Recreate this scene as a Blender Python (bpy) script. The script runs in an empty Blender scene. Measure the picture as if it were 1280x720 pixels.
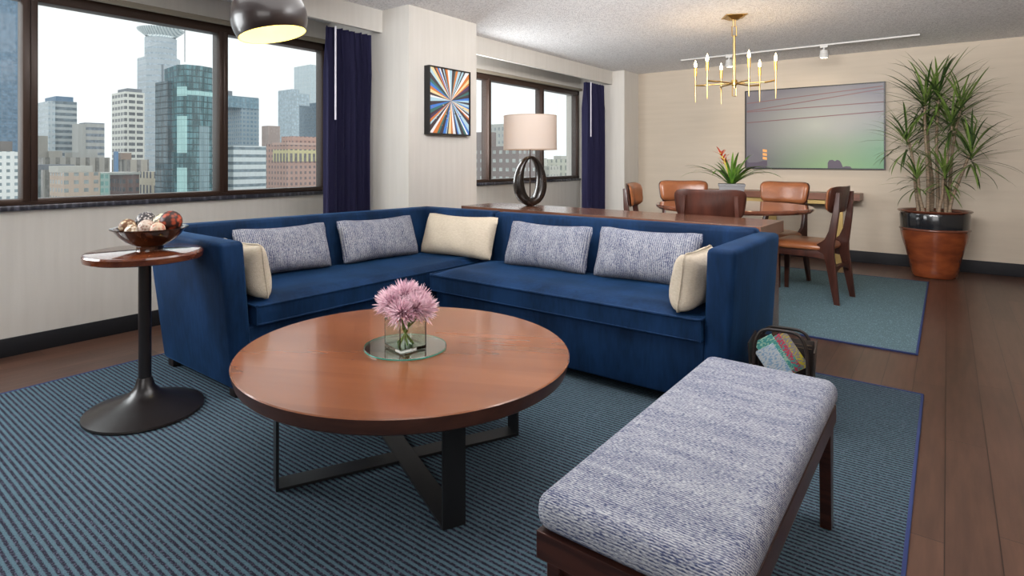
import bpy, bmesh, math, random
from mathutils import Vector, Matrix
random.seed(7)
PI = math.pi
scene = bpy.context.scene
COL = scene.collection

# ------------------------------------------------------------------ camera
cam_data = bpy.data.cameras.new('camera')
cam = bpy.data.objects.new('camera', cam_data)
COL.objects.link(cam)
cam.location = (0, 0, 1.12)
cam.rotation_euler = (PI / 2, 0, math.radians(38.95))
cam_data.sensor_width = 36.0
cam_data.lens = 727.2 * 36 / 1280
cam_data.shift_x = (640 - 596.7) / 1280
cam_data.shift_y = -(360 - 200.1) / 1280
cam_data.clip_end = 3000
cam_data.clip_start = 0.02
scene.camera = cam

# ------------------------------------------------------------------ view, world, lights
scene.view_settings.view_transform = 'Standard'
scene.view_settings.look = 'None'
scene.view_settings.exposure = 0.0
scene.view_settings.gamma = 1.0
scene.view_settings.use_curve_mapping = False
world = bpy.data.worlds.new('overcast_sky')
scene.world = world
world.use_nodes = True
bg = world.node_tree.nodes['Background']
bg.inputs[0].default_value = (0.95, 0.985, 1.0, 1)
bg.inputs[1].default_value = 1.25


def area(name, loc, rot, size, size_y, power, color=(1, 1, 1)):
    d = bpy.data.lights.new(name, 'AREA')
    d.shape = 'RECTANGLE'
    d.size, d.size_y, d.energy, d.color = size, size_y, power, color
    o = bpy.data.objects.new(name, d)
    o.location = loc
    o.rotation_euler = rot
    COL.objects.link(o)
    return o


def aimed_area(name, loc, target, size, size_y, power, color=(1, 1, 1)):
    return area(name, loc, (Vector(target) - Vector(loc)).to_track_quat('-Z', 'Y').to_euler(), size, size_y, power, color)


def spot(name, loc, target, power, color, angle=60, blend=0.6, radius=0.04):
    d = bpy.data.lights.new(name, 'SPOT')
    d.energy, d.color, d.spot_size, d.spot_blend, d.shadow_soft_size = power, color, math.radians(angle), blend, radius
    o = bpy.data.objects.new(name, d)
    o.location = loc
    o.rotation_euler = (Vector(target) - Vector(loc)).to_track_quat('-Z', 'Y').to_euler()
    COL.objects.link(o)
    return o


# added fill: unseen area lamps overhead and behind camera, for the room's general brightness
area('ceiling_light_lounge', (-1.9, 1.6, 2.27), (0, 0, 0), 2.4, 1.8, 38, (1.0, 0.99, 0.975))
area('ceiling_light_entry', (1.6, 1.4, 2.27), (0, 0, 0), 1.6, 2.4, 20, (1.0, 0.93, 0.84))
aimed_area('softbox_behind_camera', (0.6, -1.8, 1.9), (-2.2, 4.0, 1.2), 3.0, 1.2, 48, (1.0, 0.99, 0.975))  # unseen lamp added to brighten surfaces from the front
# added fill lamps above the frame, aimed to brighten the visible ceiling
u1 = aimed_area('uplight_lounge', (-0.75, 2.0, 1.99), (-1.75, 5.4, 2.9), 1.4, 0.4, 84, (1.0, 0.99, 0.985))
u2 = aimed_area('uplight_entry', (0.45, 1.8, 1.99), (0.5, 5.2, 2.9), 1.2, 0.4, 38, (1.0, 0.975, 0.96))
for u_ in (u1, u2):
    u_.data.spread = math.radians(125)
# added area lamps inside the bays, out of view, standing in for window daylight
aimed_area('window_daylight_near', (-4.0, -0.35, 1.5), (0, 1.2, 0.9), 1.7, 1.15, 75, (0.95, 0.98, 1.0))
aimed_area('window_daylight_far', (-3.85, 4.36, 1.5), (-0.9, 7.2, 1.35), 0.75, 1.15, 34, (0.97, 0.99, 1.0))
# daylight portals in the two window bays
for nm, y, sy in (('portal_near', 1.1, 4.4), ('portal_far', 5.55, 3.1)):
    p_ = area(nm, (-4.26, y, 1.48), (0, -PI / 2, 0), 1.25, sy, 1)
    p_.data.cycles.is_portal = True
# track spots in the dining corner
spot('track_spot_light', (-0.98, 6.83, 2.17), (-1.2, 7.6, 1.5), 16, (1.0, 0.84, 0.62), 95, 0.9)
spot('track_spot_light_2', (-1.90, 6.83, 2.17), (-1.7, 7.6, 1.7), 14, (1.0, 0.84, 0.62), 95, 0.9)

# ------------------------------------------------------------------ materials
MATS = {}


def N(nt, typ, **kw):
    n = nt.nodes.new(typ)
    for k, v in kw.items():
        setattr(n, k, v)
    return n


def mat(name, color, rough=0.5, metal=0.0, spec=0.5, sheen=0.0, sheen_tint=None, coat=0.0, emit=None, emit_s=0.0,
        noise=None, bump=None, trans=0.0, ior=1.45, alpha=None):
    """noise=(scale, color2, (sx,sy,sz), lo, hi)   bump=(scale, strength, (sx,sy,sz))"""
    if name in MATS:
        return MATS[name]
    m = bpy.data.materials.new(name)
    m.use_nodes = True
    nt = m.node_tree
    b = nt.nodes['Principled BSDF']
    b.inputs['Base Color'].default_value = (*color, 1)
    b.inputs['Roughness'].default_value = rough
    b.inputs['Metallic'].default_value = metal
    b.inputs['Specular IOR Level'].default_value = spec
    b.inputs['IOR'].default_value = ior
    if sheen:
        b.inputs['Sheen Weight'].default_value = sheen
        b.inputs['Sheen Roughness'].default_value = 0.35
        b.inputs['Sheen Tint'].default_value = (*(sheen_tint or (1, 1, 1)), 1)
    if coat:
        b.inputs['Coat Weight'].default_value = coat
        b.inputs['Coat Roughness'].default_value = 0.08
    if trans:
        b.inputs['Transmission Weight'].default_value = trans
    if emit:
        b.inputs['Emission Color'].default_value = (*emit, 1)
        b.inputs['Emission Strength'].default_value = emit_s
    tc = N(nt, 'ShaderNodeTexCoord')
    if noise:
        sc, c2, s3, lo, hi = noise
        mp = N(nt, 'ShaderNodeMapping')
        mp.inputs['Scale'].default_value = s3
        nz = N(nt, 'ShaderNodeTexNoise')
        nz.inputs['Scale'].default_value = sc
        nz.inputs['Detail'].default_value = 5
        rp = N(nt, 'ShaderNodeMapRange')
        rp.inputs['From Min'].default_value = lo
        rp.inputs['From Max'].default_value = hi
        mx = N(nt, 'ShaderNodeMix', data_type='RGBA')
        mx.inputs[6].default_value = (*color, 1)
        mx.inputs[7].default_value = (*c2, 1)
        L = nt.links.new
        L(tc.outputs['Object'], mp.inputs[0])
        L(mp.outputs[0], nz.inputs['Vector'])
        L(nz.outputs['Fac'], rp.inputs['Value'])
        L(rp.outputs[0], mx.inputs[0])
        L(mx.outputs[2], b.inputs['Base Color'])
    if bump:
        sc, st, s3 = bump
        mp = N(nt, 'ShaderNodeMapping')
        mp.inputs['Scale'].default_value = s3
        nz = N(nt, 'ShaderNodeTexNoise')
        nz.inputs['Scale'].default_value = sc
        nz.inputs['Detail'].default_value = 3
        bp = N(nt, 'ShaderNodeBump')
        bp.inputs['Strength'].default_value = st
        bp.inputs['Distance'].default_value = 0.01
        L = nt.links.new
        L(tc.outputs['Object'], mp.inputs[0])
        L(mp.outputs[0], nz.inputs['Vector'])
        L(nz.outputs['Fac'], bp.inputs['Height'])
        L(bp.outputs[0], b.inputs['Normal'])
    MATS[name] = m
    return m


class G:
    """tiny node-graph helper"""
    def __init__(self, m):
        self.nt = m.node_tree

    def L(self, a, b):
        self.nt.links.new(a, b)

    def m(self, op, a, b=None, c=None):
        n = self.nt.nodes.new('ShaderNodeMath')
        n.operation = op
        for i, v in enumerate((a, b, c)):
            if v is None:
                continue
            if isinstance(v, (int, float)):
                n.inputs[i].default_value = v
            else:
                self.L(v, n.inputs[i])
        return n.outputs[0]

    def mix(self, f, a, b):
        n = self.nt.nodes.new('ShaderNodeMix')
        n.data_type = 'RGBA'
        for i, v in ((0, f), (6, a), (7, b)):
            if isinstance(v, (int, float)):
                n.inputs[i].default_value = v
            elif isinstance(v, tuple):
                n.inputs[i].default_value = (*v, 1)
            else:
                self.L(v, n.inputs[i])
        return n.outputs[2]

    def noise(self, vec, scale, detail=2.0, scale3=(1, 1, 1)):
        mp = self.nt.nodes.new('ShaderNodeMapping')
        mp.inputs['Scale'].default_value = scale3
        nz = self.nt.nodes.new('ShaderNodeTexNoise')
        nz.inputs['Scale'].default_value = scale
        nz.inputs['Detail'].default_value = detail
        self.L(vec, mp.inputs[0])
        self.L(mp.outputs[0], nz.inputs['Vector'])
        return nz.outputs['Fac']

    def obj(self):
        t = self.nt.nodes.new('ShaderNodeTexCoord')
        s = self.nt.nodes.new('ShaderNodeSeparateXYZ')
        self.L(t.outputs['Object'], s.inputs[0])
        return t.outputs['Object'], s.outputs[0], s.outputs[1], s.outputs[2]

    def rng(self, v, lo, hi, a=0.0, b=1.0):
        n = self.nt.nodes.new('ShaderNodeMapRange')
        n.inputs['From Min'].default_value = lo
        n.inputs['From Max'].default_value = hi
        n.inputs['To Min'].default_value = a
        n.inputs['To Max'].default_value = b
        self.L(v, n.inputs['Value'])
        return n.outputs[0]

    def bump(self, h, strength, dist=0.01):
        n = self.nt.nodes.new('ShaderNodeBump')
        n.inputs['Strength'].default_value = strength
        n.inputs['Distance'].default_value = dist
        self.L(h, n.inputs['Height'])
        self.L(n.outputs[0], self.nt.nodes['Principled BSDF'].inputs['Normal'])

    def color(self, c):
        self.L(c, self.nt.nodes['Principled BSDF'].inputs['Base Color'])


M_wall = mat('woven_wallcovering', (0.65, 0.62, 0.575), 0.85, spec=0.2, bump=(60, 0.10, (1, 1, 6)),
             noise=(14, (0.61, 0.58, 0.535), (2, 2, .12), 0.3, 0.7))
M_wall_far = mat('taupe_wallcovering', (0.53, 0.455, 0.37), 0.85, spec=0.2, bump=(60, 0.10, (1, 1, 6)),
                 noise=(10, (0.49, 0.42, 0.34), (.15, 2, 2), 0.3, 0.7))
M_ceil = mat('textured_ceiling', (0.88, 0.87, 0.875), 0.95, spec=0.1, bump=(110, 1.0, (1, 1, 1)),
             noise=(75, (0.70, 0.69, 0.70), (1, 1, 1), 0.47, 0.60))
M_base = mat('charcoal_baseboard', (0.018, 0.018, 0.021), 0.6, spec=0.2)
M_bronze = mat('window_bronze', (0.050, 0.028, 0.020), 0.35, metal=0.2)
M_sill = mat('dark_marble', (0.035, 0.035, 0.045), 0.12, noise=(6, (0.16, 0.16, 0.20), (1, 6, 1), 0.5, 0.75))
M_black = mat('black_steel', (0.010, 0.010, 0.011), 0.38, spec=0.5)
M_pole = mat('dark_bronze_base', (0.012, 0.009, 0.009), 0.28, spec=0.6)
M_brass = mat('brass', (0.50, 0.33, 0.12), 0.30, metal=1.0)
M_brassmatte = mat('satin_brass', (0.42, 0.29, 0.11), 0.45, metal=0.6)
M_white = mat('white_enamel', (0.52, 0.51, 0.49), 0.5)
M_gray = mat('brown_grey_window_head', (0.30, 0.26, 0.20), 0.8)
M_darkwood = mat('espresso_wood', (0.022, 0.007, 0.005), 0.3, spec=0.5, noise=(6, (0.045, 0.014, 0.009), (1, 12, 12), 0.4, 0.6))
M_feet = mat('sofa_foot_wood', (0.012, 0.007, 0.006), 0.4)


def wood(name, c1, c2, rough, along='x', coat=0.0, scale=1.0):
    m = mat(name, c1, rough, spec=0.5, coat=coat)
    g = G(m)
    v, x, y, z = g.obj()
    s3 = {'x': (1.0, 9, 9), 'y': (9, 1.0, 9), 'z': (9, 9, 1.0)}[along]
    n1 = g.noise(v, 2.2 * scale, 6, s3)
    n2 = g.noise(v, 14 * scale, 3, s3)
    f = g.rng(g.m('ADD', g.m('MULTIPLY', n1, 0.7), g.m('MULTIPLY', n2, 0.3)), 0.36, 0.64)
    g.color(g.mix(f, c1, c2))
    return m


M_table = wood('walnut_table_top', (0.250, 0.088, 0.034), (0.150, 0.048, 0.018), 0.24, 'x', 0.25)
g = G(M_table)                      # boards of slightly different tone, kept low in contrast
v, x, y, z = g.obj()
bi = g.m('FLOOR', g.m('DIVIDE', g.m('ADD', y, 5.03), .128))
br_ = g.m('FRACT', g.m('MULTIPLY', g.m('SINE', g.m('MULTIPLY', bi, 12.9898)), 43758.5))
gn = g.noise(v, 1.6, 5, (1.0, 7, 7))
g.color(g.mix(g.m('ADD', g.m('MULTIPLY', br_, .45), g.m('MULTIPLY', g.rng(gn, .18, .82), .55)), (0.235, 0.080, 0.030), (0.140, 0.045, 0.017)))
M_console = wood('walnut_console', (0.17, 0.075, 0.045), (0.095, 0.038, 0.023), 0.25, 'x', 0.3)
M_sidetop = wood('mahogany_side_top', (0.17, 0.045, 0.016), (0.075, 0.018, 0.008), 0.06, 'y', 0.8)
M_chairwood = wood('dark_walnut_chair', (0.062, 0.019, 0.012), (0.028, 0.009, 0.006), 0.32, 'z', 0.1)
M_shelfwood = wood('walnut_wall_shelf', (0.21, 0.085, 0.05), (0.12, 0.045, 0.028), 0.35, 'x')
M_dtable = wood('red_brown_dining_top', (0.19, 0.062, 0.032), (0.10, 0.032, 0.018), 0.10, 'x', 0.4)
M_leather = mat('cognac_leather', (0.30, 0.105, 0.040), 0.30, spec=0.6, noise=(9, (0.20, 0.064, 0.024), (1, 1, 1), 0.35, 0.7),
                bump=(70, 0.12, (1, 1, 1)))

# velvet
M_velvet = mat('navy_velvet', (0.006, 0.022, 0.07), 0.65, spec=0.13, sheen=0.15, sheen_tint=(0.12, 0.42, 0.95))
g = G(M_velvet)
v, x, y, z = g.obj()
n1 = g.noise(v, 5.0, 4, (1, 1, 0.5))
n2 = g.noise(v, 60, 2, (1, 1, 0.2))
f = g.rng(g.m('ADD', g.m('MULTIPLY', n1, .75), g.m('MULTIPLY', n2, .25)), 0.40, 0.62)
g.color(g.mix(f, (0.0030, 0.014, 0.042), (0.0075, 0.030, 0.088)))
g.bump(n2, 0.12, 0.004)

M_curtain = mat('indigo_curtain', (0.048, 0.045, 0.115), 0.8, spec=0.2, sheen=0.3, sheen_tint=(.5, .5, 1),
                bump=(220, 0.15, (1, 1, 1)))


def tweed(name, axis):
    m = mat(name, (0.4, 0.4, 0.5), 0.9, spec=0.12)
    g = G(m)
    v, x, y, z = g.obj()
    if axis == 'x':      # thread rows run along local x
        s1, s2, s3, across, per = (120, 420, 420), (20, 60, 60), (5, 26, 26), g.m('ADD', y, z), .0068
    else:                # rows run along local z
        s1, s2, s3, across, per = (420, 420, 120), (60, 60, 20), (26, 26, 5), x, .0105
    a = g.noise(v, 1.0, 1.5, s1)
    b = g.noise(v, 1.0, 2, s2)
    c = g.noise(v, 1.0, 1, s3)
    row = g.m('MULTIPLY', g.m('ABSOLUTE', g.m('SUBTRACT', g.m('FRACT', g.m('DIVIDE', across, per)), .5)), 2.0)
    t = g.m('ADD', g.m('ADD', g.m('MULTIPLY', a, .85), g.m('MULTIPLY', b, .17)), g.m('ADD', g.m('MULTIPLY', c, .18), g.m('MULTIPLY', row, .20)))
    f = g.rng(t, 0.56, 0.86)
    g.color(g.mix(f, (0.050, 0.062, 0.130), (0.42, 0.425, 0.45)))
    g.bump(g.m('ADD', a, g.m('MULTIPLY', row, .6)), 0.4, 0.004)
    return m


M_tweed = tweed('blue_white_tweed', 'x')
M_tweedv = tweed('blue_white_tweed_upright', 'z')
M_cream = mat('cream_linen', (0.57, 0.495, 0.395), 0.9, spec=0.1, noise=(60, (0.50, 0.425, 0.33), (1, 1, 3), 0.35, 0.65),
              bump=(240, 0.25, (1, 1, 1)))


def rug_mat(name, light, dark, period=0.0192):
    m = mat(name, light, 0.95, spec=0.05)
    g = G(m)
    v, x, y, z = g.obj()
    fr = g.m('FRACT', g.m('DIVIDE', y, period))
    tri = g.m('ABSOLUTE', g.m('SUBTRACT', fr, 0.5))
    wob = g.noise(v, 240, 2, (0.6, 1, 1))
    s = g.rng(g.m('ADD', tri, g.m('MULTIPLY', g.m('SUBTRACT', wob, 0.5), 0.5)), 0.17, 0.29)
    fl = g.noise(v, 170, 2)
    dk = g.mix(g.rng(fl, 0.52, 0.68), dark, tuple(min(1, c * 3.2 + .02) for c in dark))
    lt = g.mix(g.rng(wob, 0.3, 0.7), light, tuple(c * 0.72 for c in light))
    g.color(g.mix(s, dk, lt))
    g.bump(g.m('ADD', s, g.m('MULTIPLY', wob, .4)), 0.5, 0.006)
    return m


M_rug = rug_mat('teal_striped_rug', (0.088, 0.145, 0.180), (0.022, 0.022, 0.034))
M_rug2 = rug_mat('pale_teal_rug', (0.16, 0.255, 0.29), (0.07, 0.11, 0.13), 0.0192)
M_binding = mat('navy_rug_binding', (0.02, 0.035, 0.13), 0.8)

# plank floor
M_floor = mat('dark_oak_planks', (0.05, 0.025, 0.018), 0.30, spec=0.45)
g = G(M_floor)
v, x, y, z = g.obj()
pw = 0.126
xi = g.m('FLOOR', g.m('DIVIDE', g.m('ADD', x, 0.007), pw))
xf = g.m('FRACT', g.m('DIVIDE', g.m('ADD', x, 0.007), pw))
h1 = g.m('FRACT', g.m('MULTIPLY', g.m('SINE', g.m('MULTIPLY', xi, 12.9898)), 43758.5))
yy = g.m('ADD', g.m('DIVIDE', y, 1.5), g.m('MULTIPLY', h1, 7.0))
yi = g.m('FLOOR', yy)
yf = g.m('FRACT', yy)
h2 = g.m('FRACT', g.m('MULTIPLY', g.m('SINE', g.m('ADD', g.m('MULTIPLY', xi, 78.233), g.m('MULTIPLY', yi, 37.719))), 43758.5))
grain = g.noise(v, 4.0, 6, (9, 0.8, 1))
f = g.m('ADD', g.m('MULTIPLY', h2, .55), g.m('MULTIPLY', g.rng(grain, .35, .65), .45))
c = g.mix(f, (0.050, 0.026, 0.019), (0.118, 0.060, 0.041))
edge = g.m('MAXIMUM', g.m('GREATER_THAN', g.m('ABSOLUTE', g.m('SUBTRACT', xf, .5)), 0.488),
           g.m('GREATER_THAN', g.m('ABSOLUTE', g.m('SUBTRACT', yf, .5)), 0.499))
g.color(g.mix(edge, c, (0.018, 0.009, 0.007)))
g.bump(g.m('SUBTRACT', grain, g.m('MULTIPLY', edge, 1.0)), 0.25, 0.003)


def glass_mat(name, tint=(1, 1, 1), refl=0.10):
    m = bpy.data.materials.new(name)
    m.use_nodes = True
    nt = m.node_tree
    nt.nodes.clear()
    out = nt.nodes.new('ShaderNodeOutputMaterial')
    t = nt.nodes.new('ShaderNodeBsdfTransparent')
    t.inputs[0].default_value = (*tint, 1)
    gl = nt.nodes.new('ShaderNodeBsdfGlossy')
    gl.inputs['Roughness'].default_value = 0.02
    lw = nt.nodes.new('ShaderNodeLayerWeight')
    lw.inputs[0].default_value = 0.5
    pw = nt.nodes.new('ShaderNodeMath')
    pw.operation = 'POWER'
    pw.inputs[1].default_value = 4.0
    nt.links.new(lw.outputs['Facing'], pw.inputs[0])
    fr = nt.nodes.new('ShaderNodeMath')
    fr.operation = 'ADD'
    fr.inputs[1].default_value = 0.045
    nt.links.new(pw.outputs[0], fr.inputs[0])
    mt = nt.nodes.new('ShaderNodeMath')
    mt.operation = 'MULTIPLY'
    mt.inputs[1].default_value = refl
    mx = nt.nodes.new('ShaderNodeMixShader')
    nt.links.new(fr.outputs[0], mt.inputs[0])
    nt.links.new(mt.outputs[0], mx.inputs[0])
    nt.links.new(t.outputs[0], mx.inputs[1])
    nt.links.new(gl.outputs[0], mx.inputs[2])
    nt.links.new(mx.outputs[0], out.inputs[0])
    return m


M_pane = glass_mat('window_glass', (0.97, 0.985, 0.98), 0.35)
M_thin = mat('clear_vase_glass', (0.93, 0.98, 0.95), 0.0, trans=1.0, ior=1.45)
M_water = glass_mat('vase_water', (0.96, 0.985, 0.96), 0.5)
M_plate = glass_mat('round_plate_glass', (0.88, 0.95, 0.93), 1.3)
M_plateedge = mat('green_glass_edge', (0.05, 0.33, 0.25), 0.1, spec=0.8)

# sheer solar screen (fine vertical threads)
M_screen = bpy.data.materials.new('sheer_solar_screen')
M_screen.use_nodes = True
nt = M_screen.node_tree
nt.nodes.clear()
out = nt.nodes.new('ShaderNodeOutputMaterial')
tr = nt.nodes.new('ShaderNodeBsdfTransparent')
tl = nt.nodes.new('ShaderNodeBsdfTranslucent')
tl.inputs[0].default_value = (0.9, 0.93, 0.95, 1)
tcn = nt.nodes.new('ShaderNodeTexCoord')
mpn = nt.nodes.new('ShaderNodeMapping')
mpn.inputs['Scale'].default_value = (60, 60, 0.8)
nzn = nt.nodes.new('ShaderNodeTexNoise')
nzn.inputs['Scale'].default_value = 1.0
mrn = nt.nodes.new('ShaderNodeMapRange')
mrn.inputs['From Min'].default_value = 0.3
mrn.inputs['From Max'].default_value = 0.7
mrn.inputs['To Min'].default_value = 0.05
mrn.inputs['To Max'].default_value = 0.13
mxn = nt.nodes.new('ShaderNodeMixShader')
nt.links.new(tcn.outputs['Object'], mpn.inputs[0])
nt.links.new(mpn.outputs[0], nzn.inputs['Vector'])
nt.links.new(nzn.outputs['Fac'], mrn.inputs['Value'])
nt.links.new(mrn.outputs[0], mxn.inputs[0])
nt.links.new(tr.outputs[0], mxn.inputs[1])
nt.links.new(tl.outputs[0], mxn.inputs[2])
nt.links.new(mxn.outputs[0], out.inputs[0])

# lamp shade: translucent linen
M_shade = bpy.data.materials.new('linen_lamp_shade')
M_shade.use_nodes = True
nt = M_shade.node_tree
nt.nodes.clear()
out = nt.nodes.new('ShaderNodeOutputMaterial')
df = nt.nodes.new('ShaderNodeBsdfDiffuse')
df.inputs[0].default_value = (0.60, 0.53, 0.48, 1)
tl = nt.nodes.new('ShaderNodeBsdfTranslucent')
tl.inputs[0].default_value = (0.66, 0.55, 0.46, 1)
mxn = nt.nodes.new('ShaderNodeMixShader')
mxn.inputs[0].default_value = 0.40
nt.links.new(df.outputs[0], mxn.inputs[1])
nt.links.new(tl.outputs[0], mxn.inputs[2])
nt.links.new(mxn.outputs[0], out.inputs[0])


# ------------------------------------------------------------------ mesh helpers
def new():
    return bmesh.new()


def box(bm, x0, x1, y0, y1, z0, z1, bev=0.0, seg=2):
    r = bmesh.ops.create_cube(bm, size=1.0)
    vs = r['verts']
    for v in vs:
        v.co = Vector(((x0 + x1) / 2 + v.co.x * (x1 - x0), (y0 + y1) / 2 + v.co.y * (y1 - y0), (z0 + z1) / 2 + v.co.z * (z1 - z0)))
    if bev:
        es = list({e for v in vs for e in v.link_edges})
        bmesh.ops.bevel(bm, geom=es, offset=bev, segments=seg, profile=0.5, affect='EDGES')
    return vs


def hull8(bm, bot, z0, top, z1, bev=0.0, seg=3):
    """bot / top = (x0,x1,y0,y1)"""
    pts = []
    for (x0, x1, y0, y1), z in ((bot, z0), (top, z1)):
        for x, y in ((x0, y0), (x1, y0), (x1, y1), (x0, y1)):
            pts.append(bm.verts.new((x, y, z)))
    a, b, c, d, e, f_, g_, h = pts
    fs = [bm.faces.new(q) for q in ((d, c, b, a), (e, f_, g_, h), (a, b, f_, e), (b, c, g_, f_), (c, d, h, g_), (d, a, e, h))]
    if bev:
        es = list({ed for fc in fs for ed in fc.edges})
        bmesh.ops.bevel(bm, geom=es, offset=bev, segments=seg, profile=0.5, affect='EDGES')


def prism(bm, pts, axis, a, b, bev=0.0, seg=2):
    """polygon pts in the two other axes, extruded along axis from a to b"""
    def mk(p, t):
        if axis == 'x':
            return (t, p[0], p[1])
        if axis == 'y':
            return (p[0], t, p[1])
        return (p[0], p[1], t)
    A = [bm.verts.new(mk(p, a)) for p in pts]
    B = [bm.verts.new(mk(p, b)) for p in pts]
    n = len(pts)
    f1 = bm.faces.new(A)
    f2 = bm.faces.new(list(reversed(B)))
    for i in range(n):
        j = (i + 1) % n
        bm.faces.new((A[j], A[i], B[i], B[j]))
    if bev:
        es = list(f1.edges) + list(f2.edges)
        bmesh.ops.bevel(bm, geom=es, offset=bev, segments=seg, profile=0.5, affect='EDGES')
    bmesh.ops.recalc_face_normals(bm, faces=bm.faces[:])


def lathe(bm, prof, n=48, c=(0, 0, 0), close=False):
    rings = []
    for r, z in prof:
        if r < 1e-5:
            rings.append([bm.verts.new((c[0], c[1], c[2] + z))])
        else:
            rings.append([bm.verts.new((c[0] + r * math.cos(2 * PI * i / n), c[1] + r * math.sin(2 * PI * i / n), c[2] + z)) for i in range(n)])
    for A, B in zip(rings, rings[1:]):
        for i in range(n):
            j = (i + 1) % n
            if len(A) == 1 and len(B) == 1:
                break
            if len(A) == 1:
                bm.faces.new((A[0], B[j], B[i]))
            elif len(B) == 1:
                bm.faces.new((A[i], A[j], B[0]))
            else:
                bm.faces.new((A[i], A[j], B[j], B[i]))
    bmesh.ops.recalc_face_normals(bm, faces=bm.faces[:])


def tube(bm, pts, r, n=10, cap=True):
    """r: number or list"""
    pts = [Vector(p) for p in pts]
    rs = r if isinstance(r, (list, tuple)) else [r] * len(pts)
    rings = []
    prev = None
    for i, p in enumerate(pts):
        if i == 0:
            t = pts[1] - p
        elif i == len(pts) - 1:
            t = p - pts[i - 1]
        else:
            t = (pts[i + 1] - pts[i - 1])
        t.normalize()
        if prev is None:
            u = t.orthogonal().normalized()
        else:
            u = (prev - t * prev.dot(t)).normalized()
        prev = u
        w = t.cross(u)
        rings.append([bm.verts.new(p + (u * math.cos(2 * PI * k / n) + w * math.sin(2 * PI * k / n)) * rs[i]) for k in range(n)])
    for A, B in zip(rings, rings[1:]):
        for k in range(n):
            j = (k + 1) % n
            bm.faces.new((A[k], A[j], B[j], B[k]))
    if cap:
        bm.faces.new(list(reversed(rings[0])))
        bm.faces.new(rings[-1])


def sphere(bm, c, r, seg=24, rings=14, sc=(1, 1, 1)):
    q = bmesh.ops.create_uvsphere(bm, u_segments=seg, v_segments=rings, radius=r)
    for v in q['verts']:
        v.co = Vector((c[0] + v.co.x * sc[0], c[1] + v.co.y * sc[1], c[2] + v.co.z * sc[2]))


def obj(name, bm, m, parent=None, loc=None, rot=None, smooth=40, mods=None):
    me = bpy.data.meshes.new(name)
    bm.to_mesh(me)
    bm.free()
    for mm in (m if isinstance(m, (list, tuple)) else [m]):
        me.materials.append(mm)
    if smooth:
        for p in me.polygons:
            p.use_smooth = True
        me.set_sharp_from_angle(angle=math.radians(smooth))
    o = bpy.data.objects.new(name, me)
    if loc:
        o.location = loc
    if rot:
        o.rotation_euler = rot
    if parent:
        o.parent = parent
    COL.objects.link(o)
    return o


def thing(name, label, cat, loc=(0, 0, 0), rz=0.0, group=None):
    o = bpy.data.objects.new(name, None)
    o.empty_display_size = 0.05
    COL.objects.link(o)
    o.location = loc
    o.rotation_euler = (0, 0, rz)
    tag(o, label, cat, group)
    return o


def tag(o, label, cat, group=None):
    o['label'] = label
    o['category'] = cat
    if group:
        o['group'] = group
    return o


def struct(name, bm, m, parent=None, smooth=30):
    o = obj(name, bm, m, parent, smooth=smooth)
    if parent is None:
        o['kind'] = 'structure'
    return o


def dup(root, loc=None, rz=None, label=None):
    r = root.copy()
    COL.objects.link(r)
    if loc is not None:
        r.location = loc
    if rz is not None:
        r.rotation_euler = (0, 0, rz)
    if label:
        r['label'] = label
    for ch in list(root.children):
        c = ch.copy()
        COL.objects.link(c)
        c.parent = r
        for gch in list(ch.children):
            d = gch.copy()
            COL.objects.link(d)
            d.parent = c
    return r


# ------------------------------------------------------------------ room shell
XW, YF, ZC = -4.17, 7.60, 2.30       # window wall, far wall, ceiling
XR, YB = 3.2, -3.2
bm = new(); box(bm, XW - .25, XR + .15, YB - .15, YF + .15, -0.12, 0.0); struct('floor', bm, M_floor)
bm = new(); box(bm, XW - .25, XR + .15, YB - .15, YF + .15, ZC, ZC + .12); struct('ceiling', bm, M_ceil)
bm = new(); box(bm, XW - .25, XR + .15, YF, YF + .15, 0, ZC); struct('wall_far', bm, M_wall_far)
bm = new(); box(bm, XR, XR + .15, YB, YF, 0, ZC); struct('wall_right', bm, M_wall_far)
bm = new(); box(bm, XW - .25, XR + .15, YB - .15, YB, 0, ZC); struct('wall_near', bm, M_wall)
# window wall: band below, band above, piers
ZS, ZH = 0.83, 2.125
W1 = (-1.2, 3.10)        # opening of the near bay
W2 = (3.95, 7.13)        # opening of the far bay
XW2 = -3.95              # the far bay's wall stands a little further in
bm = new()
box(bm, XW - .15, XW, YB, 3.5, 0, ZS)
box(bm, XW - .15, XW, YB, 3.5, ZH, ZC)
for a, b in ((YB, W1[0]), (W1[1], 3.5)):
    box(bm, XW - .15, XW, a, b, ZS, ZH)
box(bm, XW2 - .15, XW2, 3.5, YF, 0, ZS + .015)
box(bm, XW2 - .15, XW2, 3.5, YF, ZH - .048, ZC)
for a, b in ((3.5, W2[0]), (W2[1], YF)):
    box(bm, XW2 - .15, XW2, a, b, ZS + .015, ZH - .048)
struct('wall_left', bm, M_wall)
bm = new(); box(bm, XW, -3.175, 3.10, 3.915, 0, ZC); struct('wall_pillar', bm, M_wall)
bm = new(); box(bm, XW, -3.30, 7.15, YF, 0, ZC); struct('wall_pilaster', bm, M_wall)
# pelmet boxes that hide the curtain tracks
for k, (a, b) in enumerate(((-3.2, 3.10), (3.915, 7.15))):
    bm = new()
    box(bm, -3.50, -3.47, a, b, 2.125, ZC)
    struct('trim_%d' % (k + 1), bm, M_wall)
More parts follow.
